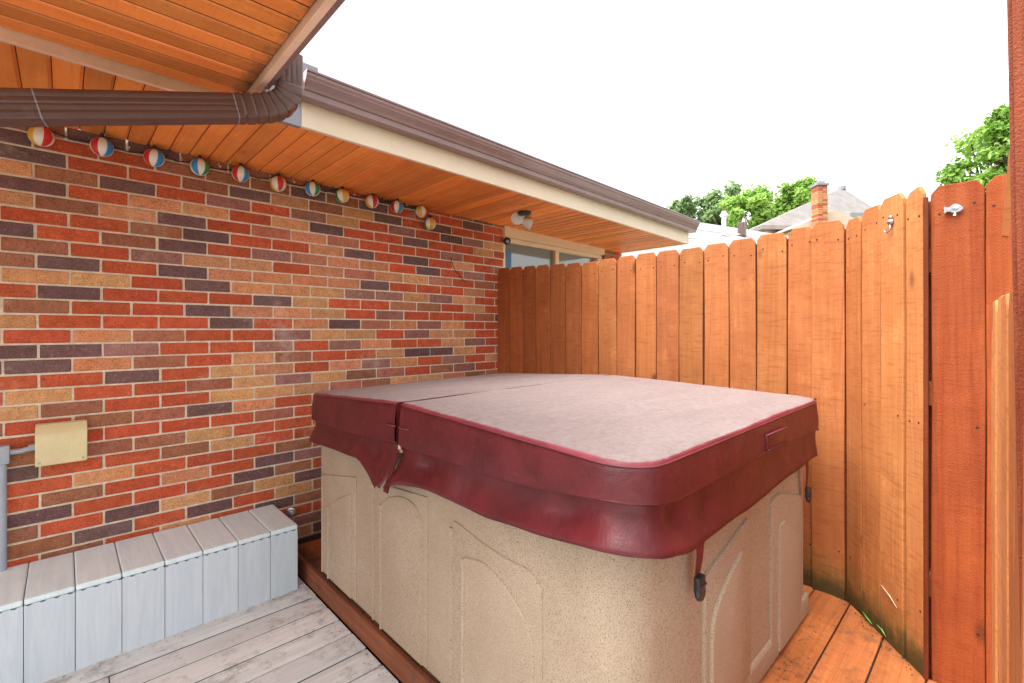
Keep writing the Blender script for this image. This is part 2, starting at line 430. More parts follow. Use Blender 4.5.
# ------------------------------------------------------------------ house
house = thing('brick_house', 'multicoloured brick house with orange pine soffits, brown gutter and a window past the fence', 'house', (0.5, WALL + .2, -.4))
ROWS = {0: 'ROMRRPTTRPTTRR', 1: 'TRRRDRODMOPTRR', 2: 'BRRDOOTRPRRRBD', 3: 'RDRRRDTRRMBRTR', 4: 'OTRDOOTPPTPTRR', 5: 'BDRDOOOODRRROR',
        6: 'BRPTTROMOTMRBB', 7: 'DRBDRPMOORDRPR', 8: 'RRBDRRTDRDRTRB', 9: 'TBODRMOMRRRPRR', 10: 'DROTRTDRRDRRTR', 11: 'TBDRPRPTRPRDPT',
        12: 'DRRBDTBTDRDRRR', 13: 'DRRBBBDBDRRRDR', 14: 'BDDBBBDRDDRBDB', -1: 'DDPRRPRPORRTPR', -2: 'DOBRTBRRTDDTRP', -3: 'RRDRTOROPORPRT',
        -4: 'TRRBTPTBMRBPRR', -5: 'TBRRTTTMBTTOBB', -6: 'RBMDORRTBRORTB', -7: 'RRRRRMRTORBRRT', -8: 'BBMTRRRORDTRBR', -9: 'DRRBTRRTOBRRTR',
        -10: 'RORRRBRTRDROTR', -11: 'RBRORDPRTRBRRO', -12: 'DRRRDBRTRRBRTR', -13: 'BRDTBTDRRTRBRR', -14: 'BDRDRTBRRTRRDB', -15: 'RBRTRDBRTRRBTR'}
PAL = dict(R=(.56, .110, .046), D=(.185, .104, .098), T=(.64, .335, .155), B=(.38, .155, .085), P=(.36, .175, .145), M=(.48, .180, .112), O=(.66, .290, .145))
DZ, DU, UZ, ZZ = .0692, .2253, .369, 1.239
bm = new(); need_tint(bm)
XR = 2.834
JO = .0095
for r in range(-24, 15):
    z0 = ZZ + r * DZ; z1 = z0 + DZ
    odd = r % 2 != 0
    row = ROWS.get(r)
    for k in range(-14, 13):
        u0 = UZ + DU * k - (0 if odd else DU * .5) + (0 if odd else 0)
        if not odd: u0 = UZ - .119 * DU / .2385 + DU * k
        u0 -= .022 * max(0, z0 - 1.0) / 1.1
        u1 = u0 + DU
        if u0 < -2.6 or u0 > XR - .03: continue
        j = k + (3 if odd else 2)
        c = row[j] if row and 0 <= j < len(row) else rnd.choice('RRRRRTTBBOODDMP')
        col = PAL[c]; q = rnd.uniform(.86, 1.14)
        col = (col[0] * q * rnd.uniform(.97, 1.04), col[1] * q * rnd.uniform(.92, 1.06), col[2] * q * rnd.uniform(.92, 1.08))
        a = u0 + JO / 2 + rnd.uniform(-.0015, .0015); b = min(u1 - JO / 2 + rnd.uniform(-.0015, .0015), XR)
        if b - a < .02: continue
        y = WALL + rnd.uniform(-.0012, .0018)
        top = min(z1 - JO / 2, SOF + .02)
        if top - z0 - JO / 2 < .015: continue
        fs = box(bm, (a, y, z0 + JO / 2 + rnd.uniform(-.001, .001)), (b, WALL + .05, top + rnd.uniform(-.001, .001)), .0032, seg=1, tint=col)
for v_ in bm.verts:                                        # chipped, uneven arrises
    q = v_.co
    q.x += .0016 * mnoise.noise(q * 41); q.z += .0016 * mnoise.noise(q * 37 + Vector((9, 3, 1))); q.y += .0010 * mnoise.noise(q * 23)
wallo = obj('wall', bm, M['brick'], house)
bm = new()
box(bm, (-2.6, WALL + .0055, -.42), (XR - .001, WALL + .22, SOF - .002))
box(bm, (-2.6, WALL + .06, SOF - .002), (4.70, WALL + .22, 2.66))
obj('mortar_bed', bm, M['mortar'], house)

def brick_pier(name, u0, u1, v0, v1, zt):
    bm = new(); need_tint(bm)
    z = -.40; r = 0
    while z < zt - .02:
        t = min(z + DZ - JO, zt)
        for (a, b) in (((u0, (u0 + u1) / 2 + (.05 if r % 2 else -.05)), ((u0 + u1) / 2 + (.05 if r % 2 else -.05), u1))):
            c = PAL[rnd.choice('BBRDM')]; box(bm, (a + .004, v0, z), (b - .004, v1, t), .003, seg=1, tint=c)
        z += DZ; r += 1
    obj(name, bm, M['brick'], house)
brick_pier('pillar', 4.36, 4.70, WALL, WALL + .1, SOF - .004)
bm = new(); box(bm, (4.365, WALL + .012, -.42), (4.695, WALL + .3, SOF - .003)); obj('pillar_core', bm, M['mortar'], house)

# window past the fence
win = new()
WZ0, WZ1 = .55, 2.125
def fr(a, b, bev=.004): box(win, a, b, bev)
fr((XR + .002, WALL - .012, WZ1 + .012), (4.345, WALL + .10, SOF - .003))                # head board
fr((XR + .004, WALL + .012, WZ1 - .03), (4.30, WALL + .11, WZ1 + .009))
fr((XR + .004, WALL + .012, WZ0), (XR + .030, WALL + .11, WZ1 - .032))
fr((4.235, WALL + .005, WZ0), (4.30, WALL + .11, WZ1 - .032))
fr((4.303, WALL + .03, WZ0), (4.352, WALL + .11, WZ1 + .008))
fr((3.535, WALL + .005, WZ0), (3.59, WALL + .11, WZ1 - .032))
fr((XR + .004, WALL - .03, WZ0 - .05), (4.352, WALL + .12, WZ0 - .002))
window = obj('window', win, M['window_frame'], house)
for a, b, dv in ((XR + .032, 3.533, .045), (3.592, 4.233, .06)):
    bm = new(); box(bm, (a, WALL + dv, WZ0 + .002), (b, WALL + dv + .006, WZ1 - .034)); obj('pane', bm, M['glass'], window)
bm = new(); box(bm, (2.875, WALL + .038, 1.87), (2.96, WALL + .0435, 2.02), .001); obj('sticker', bm, M['sticker'], window, label='blue sticker in the window corner')
bm = new(); box(bm, (XR + .01, WALL + .112, -.42), (4.35, WALL + .24, 2.24)); box(bm, (XR + .004, WALL + .02, -.42), (4.352, WALL + .13, WZ0 - .055)); obj('window_backing', bm, M['mortar'], house)

# low soffit: boards running out from the wall
VE = 2.155 * KS
VT = VE + .035
bm = new(); need_tint(bm)
u = -2.6
while u < 4.40 * KS:
    e = min(u + .0885, 4.40 * KS)
    box(bm, (u + .0016, (VT if u < .50 * KS else VE) + .004, SOF), (e - .0016, WALL + .02, SOF + .018), .0095, seg=1, tint=tintv(.80, 1.18, .05))
    u += .0885
obj('soffit', bm, M['soffit_v'], house)
bm = new(); box(bm, (-2.58, VT + .02, SOF + .0090), (4.38 * KS, WALL + .012, SOF + .015)); obj('soffit_seam_shade', bm, M['gap'], house)  # dark sheet added so the seams between boards read shaded
# fascia and trim
bm = new()
box(bm, (.755 * KS, VE - .022, SOF - .006), (4.40 * KS, VE + .002, zs(2.345)), .003)
box(bm, (4.402 * KS, VE - .022, SOF - .006), (4.424 * KS, WALL + .3, zs(2.345)), .003)
obj('fascia', bm, M['beige'], house)
bm = new(); box(bm, (-2.6, VT - .02, SOF - .004), (.58 * KS, VT + .0025, zs(2.248)), .003); obj('trim', bm, M['trim'], house)
bm = new()
box(bm, (.61 * KS, VE - .026, SOF - .012), (.753 * KS, VE + .003, zs(2.33)), .002)
obj('fascia_cap', bm, M['flash'], house)
# K style gutter
bm = new()
prof = [(VE - a * KS, zs(b)) for a, b in ((.024, 2.302), (.085, 2.302), (.088, 2.326), (.096, 2.328), (.098, 2.333), (.095, 2.337), (.098, 2.345), (.106, 2.358), (.115, 2.368), (.121, 2.380), (.121, 2.392), (.128, 2.394), (.128, 2.402), (.115, 2.402), (.115, 2.365), (.09, 2.335), (.082, 2.310), (.028, 2.310), (.028, 2.40), (.024, 2.40))]
prism(bm, prof, 'x', .745 * KS, 4.44 * KS)
prism(bm, prof[:13] + [(VE - .024 * KS, zs(2.402))], 'x', 4.4405 * KS, 4.443 * KS); prism(bm, prof[:13] + [(VE - .024 * KS, zs(2.402))], 'x', .742 * KS, .7445 * KS)
obj('gutter', bm, M['gutter'], house)
# roof of the low wing
bm = new()
prism(bm, [(VE - .03, zs(2.392)), (6.2, 3.66), (6.2, 3.58), (VE + .004, zs(2.352))], 'x', .63, 4.45 * KS)
obj('roof', bm, M['roof'], house)
bm = new()
box(bm, (.755 * KS, VE - .02, zs(2.404)), (.83 * KS, VE + .10, zs(2.482)), .003)
obj('flashing', bm, M['flash'], house)

# the porch wing overhead on the left
UP = zs(2.2495); UE = .528 * KS
bm = new(); need_tint(bm)
v = VT - .022
while v > .95:
    u = -2.6; cut = [rnd.uniform(-1.9, -.6), UE]
    for e in cut:
        box(bm, (u + .001, v - .0885 + .0032, UP), (e - .001, v - .0032, UP + .018), .006, seg=1, tint=tintv(.78, 1.18, .06)); u = e
    v -= .0885
VN = v
bk = new(); box(bk, (-2.58, VN + .004, UP + .005), (UE - .004, VT - .024, UP + .014)); obj('porch_seam_shade', bk, M['gap'], house)  # near-black sheet laid into the seams in place of their shade
obj('porch_soffit', bm, M['soffit_u'], house)
bm = new()
box(bm, (UE + .001, VN, UP - .026), (UE + .027, VE - .03, UP + .14), .003)
box(bm, (-2.6, VN - .026, UP - .026), (UE + .027, VN - .002, UP + .14), .003)
obj('porch_fascia', bm, M['trim'], house)
bm = new()
prism(bm, [(UE + .028, UP - .018), (UE + .048, UP - .018), (UE + .054, UP + .03), (UE + .082, UP + .075), (UE + .082, UP + .125), (UE + .028, UP + .125)], 'y', VN, VE - .20)
obj('porch_gutter', bm, M['gutter'], house)
bm = new()
prism(bm, [(-2.6, UP + .02), (UE, UP + .02), (UE, UP + .12), (UE + .06, UP + .128), (UE + .06, UP + .150), (-2.6, UP + 1.0)], 'y', VN + .001, VE + .2)
obj('porch_roof', bm, M['roof'], house)

for nm in ('soffit', 'soffit_seam_shade', 'fascia', 'fascia_cap', 'gutter', 'roof', 'trim', 'flashing'):
    for q in bpy.data.objects[nm].data.vertices: q.co.z -= .0150 * (q.co.x - 1.2)      # the eave drops a little towards its far end
# downspout: elbow from the porch gutter, then a long run falling to the left
def dz_(x, y, z): return Vector((x * KS, y * KS, zs(z) - .012))
pts = [dz_(.628, 1.905, q) for q in (2.37, 2.34, 2.315, 2.29, 2.27)]
A0 = dz_(.628, 1.905, 2.252)
d_end = Vector((-.760, .125, -.200)).normalized()
# elbow by bezier
P3 = dz_(.445, 1.935, 2.119); P1 = A0 + Vector((0, 0, -.10)); P2 = P3 - d_end * .10
for i in range(0, 40):
    t = i / 40
    pts.append(A0 * (1 - t) ** 3 + P1 * 3 * t * (1 - t) ** 2 + P2 * 3 * t * t * (1 - t) + P3 * t ** 3)
nelb = len(pts)
for i in range(0, 30): pts.append(P3 + d_end * (.03 + i * .052))
def sweep(bm, pts, hw, hd, elb):
    rings = []
    n = len(pts)
    for i, p in enumerate(pts):
        t = (pts[min(i + 1, n - 1)] - pts[max(i - 1, 0)]).normalized()
        s = Vector((.16, 1, 0)); s = (s - t * s.dot(t)).normalized(); nn = s.cross(t).normalized()
        k = 1.0 + (.035 if (elb[0] <= i < elb[1]) else 0.0) - (.10 if (elb[0] <= i < elb[1] and i % 5 == 0) else 0.0)
        sec = []
        rr = .014
        for cx, cy, a0 in ((1, 1, 0), (-1, 1, 90), (-1, -1, 180), (1, -1, 270)):
            for a in (0, 30, 60, 90):
                aa = R(a0 + a); sec.append((cx * (hw - rr) + rr * cos(aa), cy * (hd - rr) + rr * sin(aa)))
            # corrugation on the straight side that follows
            nx = {(1, 1): (-1, 1), (-1, 1): (-1, -1), (-1, -1): (1, -1), (1, -1): (1, 1)}[(cx, cy)]
            for j, f in enumerate((.14, .20, .26, .42, .47, .53, .58, .74, .80, .86)):
                x = lerp(cx * (hw - (rr if cx != nx[0] else 0)), nx[0] * (hw - (rr if cx != nx[0] else 0)), f)
                y = lerp(cy * (hd - (rr if cy != nx[1] else 0)), nx[1] * (hd - (rr if cy != nx[1] else 0)), f)
                ins = .0016 if (j in (1, 4, 5, 8) and not elb[0] <= i < elb[1]) else 0
                if cx == nx[0]: x -= cx * ins
                else: y -= cy * ins
                sec.append((x, y))
        rings.append([bm.verts.new(p + nn * a * k + s * b * k) for a, b in sec])
    m = len(rings[0])
    for A, B in zip(rings, rings[1:]):
        for k in range(m): bm.faces.new((A[k], A[(k + 1) % m], B[(k + 1) % m], B[k]))
    bm.faces.new(rings[0][::-1]); bm.faces.new(rings[-1])
bm = new(); sweep(bm, pts, .048, .042, (5, nelb - 2))
ds = obj('downspout', bm, M['pipe_brown'], house, smooth=True, autosmooth=25)
for k0 in (nelb - 1, nelb + 10):
    bm = new(); sweep(bm, [pts[k0] + d_end * q for q in (-.002, .002)], .0502, .0442, (99, 99)); obj('joint', bm, M['flash'], ds)

# ------------------------------------------------------------------ string of beach-ball lights
lights = thing('light_string', 'string of small striped beach ball lights along the top of the brick wall', 'string lights', (0, WALL - .03, 2.19))
WEDGE = ['red', 'white', 'blue', 'white', 'green', 'white', 'yellow', 'white']
def ball(c, rad, first, twist, tilt, label):
    """first = colour that looks left; the white wedge right of it faces out"""
    bm = new(); seg, rg = 32, 16
    i0 = WEDGE.index(first)
    mats = [M['ball_red'], M['ball_white'], M['ball_blue'], M['ball_green'], M['ball_yellow']]
    idx = {'red': 0, 'white': 1, 'blue': 2, 'green': 3, 'yellow': 4}
    bmesh.ops.create_uvsphere(bm, u_segments=seg, v_segments=rg, radius=rad)
    face = atan2(-c.y, -c.x) + twist                       # towards the deck, a little along the wall
    for f in bm.faces:
        q = f.calc_center_median(); a = (atan2(q.y, q.x) - face) % (2 * pi)   # counterclockwise = to the viewer's right
        w = int(((a + pi / 8) % (2 * pi)) / (pi / 4))        # wedge 0 is the outward one
        f.material_index = 1 if abs(q.z) > rad * .955 else idx[WEDGE[(i0 + 1 + w) % 8]]
    m = Matrix.Translation(c) @ Matrix.Rotation(tilt, 4, 'X') @ Matrix.Rotation(tilt * .5, 4, 'Y')
    b = obj('ball_lamp', bm, mats, lights, m, smooth=True, label=label)
    bm = new(); q = c + Vector((0, .012, rad)); lathe(bm, [(.010, -.004), (.011, .010), (.007, .018), (.004, .022)], Matrix.Translation(q + Vector((0, -.012, -.002))) @ Matrix.Rotation(.5, 4, 'X'), 10)
    obj('socket', bm, M['wire'], b, smooth=True)
    return b
balls = [(41.3, 136.3, 'yellow', 'leftmost ball, yellow, white and red'), (102, 147, 'red', 'second ball from the left, red, white and blue'), (154.3, 157.8, 'red', 'third ball from the left, red, white and blue'),
         (199.8, 167, 'blue', 'fourth ball from the left, blue, white and green'), (240.6, 174, 'red', 'fifth ball from the left, red, white and blue'), (278.3, 184, 'yellow', 'sixth ball from the left, cream, white and red'),
         (312.7, 189, 'blue', 'seventh ball from the left, blue, white and green'), (342.3, 196, 'green', 'eighth ball from the left, green, white and yellow'), (372, 201.7, 'yellow', 'ninth ball from the left, yellow, white and red'),
         (397, 207, 'red', 'tenth ball from the left, red, white and blue'), (421.7, 211.5, 'yellow', 'yellow, white and red ball above the lowest one'), (430, 223.8, 'green', 'lowest ball, green, white and yellow')]
cord = []
for x, y, c, lab in balls:
    p = onv(x, y, WALL - .055)
    ball(p, .045, c, (.45 if 'above' in lab else {'yellow': -.38, 'green': -.5}.get(c, .05)) + rnd.uniform(-.12, .12), rnd.uniform(-.2, .2), lab)
    if y < 220: cord.append(p)
cp = [Vector((-1.2, WALL - .02, 2.19))]
for i, p in enumerate(cord):
    cp.append(Vector((p.x, WALL - .018, SOF - .006)))
    if i < len(cord) - 1:
        for t in (.25, .5, .75): cp.append(Vector((lerp(p.x, cord[i + 1].x, t), WALL - .014, SOF - .014 - .026 * sin(pi * t) + rnd.uniform(-.006, .006))))
pl = onv(430, 223.8, WALL - .055)
cp += [Vector((1.98, WALL - .03, SOF - .02)), Vector((pl.x + .01, WALL - .05, pl.z + .05)), Vector((pl.x, pl.y, pl.z + .03))]
bm = new(); tube(bm, cp, .0032, 6); obj('cord', bm, M['wire'], lights, smooth=True)
for i, p in enumerate(cord[1::2]):
    bm = new(); x = p.x + .1
    tube(bm, [(x, WALL - .012, SOF - .001), (x, WALL - .012, SOF - .02), (x + .004, WALL - .02, SOF - .028), (x + .006, WALL - .028, SOF - .02)], .0028, 6); obj('hook', bm, M['white'], lights, smooth=True)

# ------------------------------------------------------------------ floodlight, camera, wire
fm = onz(524.5, 212, SOF - .022)
fl = thing('floodlight', 'twin white floodlight mounted under the pine soffit above the fence', 'floodlight', (2.50, 2.53, SOF))
bm = new(); lathe(bm, [(.052, 0), (.055, -.006), (.05, -.022), (.03, -.03)], Matrix.Translation(fm), 20); obj('mount', bm, M['black'], fl, smooth=True, autosmooth=40)
fp = onz(517, 218.5, SOF - .065); fq = onz(531, 224, SOF - .075)
for p, d, nm in ((fp, Vector((-.66, -.75, -.1)), 'lamp facing the deck'), (fq, Vector((.80, -.62, -.30)), 'lamp turned away to the right')):
    m = aim(p, d)
    bm = new()
    lathe(bm, [(.012, -.115), (.021, -.11), (.023, -.075), (.040, -.045), (.047, -.008), (.049, .0), (.047, .003), (.040, .004), (.02, .0075), (.0, .009)], m, 24)
    h = obj('lamp_head', bm, M['white'], fl, smooth=True, autosmooth=45, label=nm)
    bm = new(); q = m @ Vector((0, 0, -.10)); tube(bm, [q, (q + fm + Vector((0, 0, -.02))) / 2, fm + Vector((0, 0, -.02))], .011, 8); obj('arm', bm, M['white'], h, smooth=True)
cm = thing('security_camera', 'small black round camera on the brick edge beside the window', 'camera', (2.86, WALL, 2.09))
p = onv(507, 241, WALL - .055)
bm = new(); lathe(bm, [(.0, -.03), (.022, -.028), (.032, -.015), (.034, 0), (.030, .012), (.0, .013)], aim(p, (-.6, -.8, -.1)), 18); cb = obj('camera_body', bm, M['black'], cm, smooth=True)
bm = new(); lathe(bm, [(.0, .0125), (.016, .0135), (.014, .017), (.0, .018)], aim(p + Vector((.004, 0, -.004)), (-.6, -.8, -.1)), 16); obj('lens', bm, M['conduit'], cb, smooth=True)
bm = new(); tube(bm, [p + Vector((.01, .02, 0)), Vector((p.x + .015, WALL - .006, p.z + .01))], .012, 8); obj('bracket', bm, M['black'], cm, smooth=True)
bm = new(); tube(bm, [onv(*q, WALL - .004) for q in ((451, 257), (452.5, 264), (455, 270), (461, 277), (466, 283))], .0022, 5)
tag(obj('wire', bm, M['wire'], smooth=True), 'thin dark loose wire hanging on the brick wall left of the fence', 'wire')

# ------------------------------------------------------------------ electrical box, conduit, tap
eb = thing('electrical_box', 'cream metal electrical box with sloped hood fixed to the brick wall', 'electrical box', (0, WALL, .78))
VB = WALL - .08
a = onv(35, 427, VB); b = onv(88, 462, VB)
x0, x1 = -.094, .080; z0, z1 = .690, .872
bm = new()
prism(bm, [(WALL - .002, z0), (WALL - .078, z0 - .002), (WALL - .083, z0 + .004), (WALL - .083, z1 - .045), (WALL - .080, z1 - .038), (WALL - .052, z1 - .002), (WALL - .048, z1), (WALL - .002, z1)], 'x', x0, x1)
bmesh.ops.bevel(bm, geom=bm.edges[:], offset=.0025, segments=2, affect='EDGES')
obj('housing', bm, M['boxcream'], eb, smooth=True, autosmooth=30)
bm = new()
for i in range(14): box(bm, (x0 + .02 + i * .006, WALL - .0845, z0 + .012), (x0 + .024 + i * .006, WALL - .083, z0 + .024), 0)
obj('louvre', bm, M['trim'], eb)
bm = new(); box(bm, (x0 + .004, WALL - .0842, z1 - .056), (x1 - .004, WALL - .0828, z1 - .0535), 0)
obj('lid_seam', bm, M['trim'], eb)
for x_ in (x0 + .014, x1 - .014):
    bm = new(); lathe(bm, [(.0045, 0), (.0045, .002), (.003, .003)], aim((x_, WALL - .083, z0 + .016), (0, -1, 0)), 10)
    obj('lid_screw', bm, M['silver'], eb)
cd = thing('conduit', 'grey painted conduit pipe rising from the bench to the cream box', 'pipe', (-.2, WALL - .03, .25))
cx, cy = -.197, WALL - .034
bm = new(); tube(bm, [(cx, cy, .246), (cx, cy, .5), (cx, cy, .72)], .0155, 14); obj('riser', bm, M['conduit'], cd, smooth=True, autosmooth=40)
bm = new(); box(bm, (cx - .024, cy - .022, .715), (cx + .024, cy + .030, .795), .006); obj('elbow_fitting', bm, M['conduit'], cd, smooth=True, autosmooth=40)
bm = new(); tube(bm, [(cx + .02, cy, .762), (-.14, cy, .762), (x0 + .004, cy, .772)], .012, 12, rf=lambda t: .012 if t < .6 else .012); tube(bm, [(x0 - .022, cy, .770), (x0 + .002, cy, .772)], .016, 12); obj('connector', bm, M['conduit'], cd, smooth=True, autosmooth=40)
tp = onv(291, 512.5, WALL - .05)
bm = new(); lathe(bm, [(.012, -.05), (.012, -.012), (.028, -.010), (.028, .0), (.018, .003), (.016, .016), (.0, .018)], aim(tp, (-.35, -.94, .1)), 18)
tag(obj('pipe_fitting', bm, M['silver'], smooth=True, autosmooth=40), 'small round grey pipe fitting on the bricks behind the right end of the bench', 'pipe fitting')

# ------------------------------------------------------------------ grey bench along the wall
bench = thing('storage_bench', 'low grey composite plank bench against the brick wall', 'bench', (.2, 2.85, -.107))
BV0, BV1 = 2.655, 3.068
BZ = .247
sx = [-1.3]
js = [-.115, .034, .183, .335, .483, .633, .783, .921]
k = js[0] - .149
while k > -1.4: js.insert(0, k); k -= .149
top = new(); need_tint(top); fro = new(); need_tint(fro)
for a, b in zip(js, js[1:]):
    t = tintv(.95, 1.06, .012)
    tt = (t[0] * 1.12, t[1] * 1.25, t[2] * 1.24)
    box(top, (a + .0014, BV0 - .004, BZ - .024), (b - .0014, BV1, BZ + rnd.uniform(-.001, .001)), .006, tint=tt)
    # front boards, their upper edge scalloped: the nosing's wavy shadow, cut into their shape as dark slits
    zb, zt = -.1065, BZ - .0255
    nseg = 48; yb = BV0; lo = []; hi = []
    for i in range(nseg + 1):
        u = lerp(a + .0012, b - .0012, i / nseg)
        s = .0062 * max(0, sin((u + .03) * 2 * pi / .040)) ** .7 if True else 0
        lo.append(u); hi.append(zt - s)
    F = [fro.verts.new((u, yb, zb)) for u in lo]; G = [fro.verts.new((u, yb, z)) for u, z in zip(lo, hi)]
    F2 = [fro.verts.new((u, yb + .022, zb)) for u in lo]; G2 = [fro.verts.new((u, yb + .022, z)) for u, z in zip(lo, hi)]
    fs = []
    for i in range(nseg):
        fs += [fro.faces.new((F[i], F[i + 1], G[i + 1], G[i])), fro.faces.new((F2[i], G2[i], G2[i + 1], F2[i + 1])), fro.faces.new((G[i], G[i + 1], G2[i + 1], G2[i])), fro.faces.new((F[i], F2[i], F2[i + 1], F[i + 1]))]
    fs += [fro.faces.new((F[0], G[0], G2[0], F2[0])), fro.faces.new((F[-1], F2[-1], G2[-1], G[-1]))]
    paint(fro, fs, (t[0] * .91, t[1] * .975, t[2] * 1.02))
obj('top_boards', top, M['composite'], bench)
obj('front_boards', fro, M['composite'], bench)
bm = new(); need_tint(bm)
for i in range(3): box(bm, (.899, BV0 + .024 + i * .128, -.1065), (.919, BV0 + .150 + i * .128, BZ - .0275), .003, tint=(.95, .97, 1.0))
obj('end_boards', bm, M['composite'], bench)
bm = new(); box(bm, (-1.25, BV0 + .026, -.1), (.895, BV1 - .01, BZ - .03)); obj('bench_frame', bm, M['steel'], bench)  # dark block behind the boards darkens the slits under the nosing

# ------------------------------------------------------------------ hot tub
tub = thing('hot_tub', 'square hot tub with speckled tan moulded cabinet on the orange deck', 'hot tub', (1.7, 1.6, 0))
Lp, Np = Vector((.992, 2.53, 0)), Vector((.985, .632, 0))
Rp, Bp = Vector((2.49, .632, 0)), Vector((2.45, 2.58, 0))
def rounded(poly, rads, seg=10):
    out = []
    n = len(poly)
    for i, p in enumerate(poly):
        a = (poly[i - 1] - p).normalized(); b = (poly[(i + 1) % n] - p).normalized()
        r = rads[i]; ang = a.angle(b); d = r / math.tan(ang / 2)
        cen = p + (a + b).normalized() * (r / sin(ang / 2))
        s = p + a * d - cen; e = p + b * d - cen
        for k in range(seg + 1):
            t = k / seg; w = s.angle(e)
            q = (s * sin((1 - t) * w) + e * sin(t * w)) / sin(w)
            out.append(cen + q)
    return out
def stack(bm, rings, cap0=True, cap1=True):
    vs = [[bm.verts.new(p) for p in r] for r in rings]; n = len(vs[0])
    for A, B in zip(vs, vs[1:]):
        for k in range(n): bm.faces.new((A[k], A[(k + 1) % n], B[(k + 1) % n], B[k]))
    if cap0: bm.faces.new(vs[0][::-1])
    if cap1: bm.faces.new(vs[-1])
    return vs
foot = rounded([Lp, Np, Rp, Bp], [.025, .14, .07, .07], 12)
cen0 = (Lp + Np + Rp + Bp) / 4
def ringat(z, inset=0.0):
    out = []
    n = len(foot)
    for i, p in enumerate(foot):
        t = (foot[(i + 1) % n] - foot[i - 1]).normalized(); nrm = Vector((t.y, -t.x, 0))
        if nrm.dot(p - cen0) < 0: nrm = -nrm
        out.append(Vector((p.x, p.y, z)) - nrm * inset)
    return out
bm = new()
zz_ = [(.016, .012), (.022, .004), (.034, 0)] + [(lerp(.034, .80, i / 12), 0) for i in range(1, 13)] + [(.83, .008), (.838, .03)]
stack(bm, [ringat(z, i) for z, i in zz_])
obj('cabinet', bm, M['shell'], tub, smooth=True, autosmooth=40)
bm = new(); stack(bm, [ringat(.0, .07), ringat(.0155, .07)]); obj('base', bm, M['black'], tub)
def panel(name, P, Q, tops, depth, zb=.036, bev=.006, base=0.0, close=None, bead=True):
    """moulded panel standing depth proud of the cabinet face P-Q; tops = its upper outline in measured points, sides run straight down"""
    e = (Q - P).normalized(); nrm = Vector((e.y, -e.x, 0))
    if nrm.dot(cen0 - P) > 0: nrm = -nrm
    pl = []
    for x, y in tops:
        p = online(x, y, P, Q); pl.append(((p - P).dot(e), p.z))
    pts2 = pl + ([(pl[-1][0], zb), (pl[0][0], zb)] if close is None else close(pl))
    bm = new()
    A = [bm.verts.new(P + e * s + nrm * base * .2 + Vector((0, 0, z))) for s, z in pts2]
    B = [bm.verts.new(P + e * s + nrm * (base + depth) + Vector((0, 0, z))) for s, z in pts2]
    n = len(A)
    fB = bm.faces.new(B)
    for i in range(n): bm.faces.new((A[i], A[(i + 1) % n], B[(i + 1) % n], B[i]))
    bmesh.ops.recalc_face_normals(bm, faces=bm.faces[:])
    es = [ed for ed in fB.edges]
    bmesh.ops.bevel(bm, geom=es, offset=min(bev, depth * .9), segments=3, affect='EDGES', profile=.5)
    if bead:
        s0, z0 = pts2[0]; tube(bm, [P + e * s0 + nrm * (base + depth * 1.0) + Vector((0, 0, z)) for z in (zb, lerp(zb, z0, .5), z0 - .004)], .0070, 8)
    obj(name, bm, M['shell'], tub, smooth=True, autosmooth=30)
def smoothpts(pts, n=6):
    out = []
    for i in range(len(pts) - 1):
        p0 = pts[max(i - 1, 0)]; p1 = pts[i]; p2 = pts[i + 1]; p3 = pts[min(i + 2, len(pts) - 1)]
        for k in range(n):
            t = k / n
            out.append(tuple(.5 * (2 * p1[j] + (p2[j] - p0[j]) * t + (2 * p0[j] - 5 * p1[j] + 4 * p2[j] - p3[j]) * t * t + (3 * p1[j] - p0[j] - 3 * p2[j] + p3[j]) * t ** 3) for j in (0, 1)))
    return out + [pts[-1]]
panel('side_panel', Lp, Np, [(324, 474), (357, 477)], .007)
panel('side_panel', Lp, Np, [(331, 505), (340, 498), (353, 493)], .007, base=.007)
panel('side_panel', Lp, Np, [(375, 481), (428, 497)], .007)
panel('side_panel', Lp, Np, smoothpts([(384, 503), (390, 497), (404, 496), (417, 505), (424, 521)], 4), .007, base=.007)
panel('side_panel', Lp, Np, smoothpts([(453, 526), (456, 521), (480, 540), (507, 558), (531, 571), (543, 590)], 4), .007)
panel('side_panel', Lp, Np, smoothpts([(466, 556), (486, 562), (505, 582), (519, 603), (530, 625), (536, 645)], 4), .007, base=.007)
panel('end_panel', Np, Rp, [(702, 576), (722, 550), (745, 518), (747.5, 520)], .012, bead=False)
panel('end_panel', Np, Rp, smoothpts([(706, 640), (709, 612), (722, 578), (736, 550)], 4), .011, base=.012, bead=False)
panel('end_panel', Np, Rp, [(769, 503), (772, 497), (778, 493), (799, 495)], .012, bead=False)
panel('end_panel', Np, Rp, [(774, 524), (779, 519), (794, 533)], .011, base=.012, bead=False)
# lip at the foot of the end face
e = Vector((1, 0, 0))
bm = new()
for a, b in ((1.22, 1.66), (1.70, 2.05), (2.09, 2.30), (2.33, 2.47)):
    prism(bm, [(.634, .014), (.634, .105), (.626, .101), (.620, .092), (.617, .024), (.620, .014)], 'x', a, b)
bmesh.ops.bevel(bm, geom=bm.edges[:], offset=.003, segments=2, affect='EDGES')
obj('foot_lip', bm, M['shell'], tub, smooth=True, autosmooth=30)

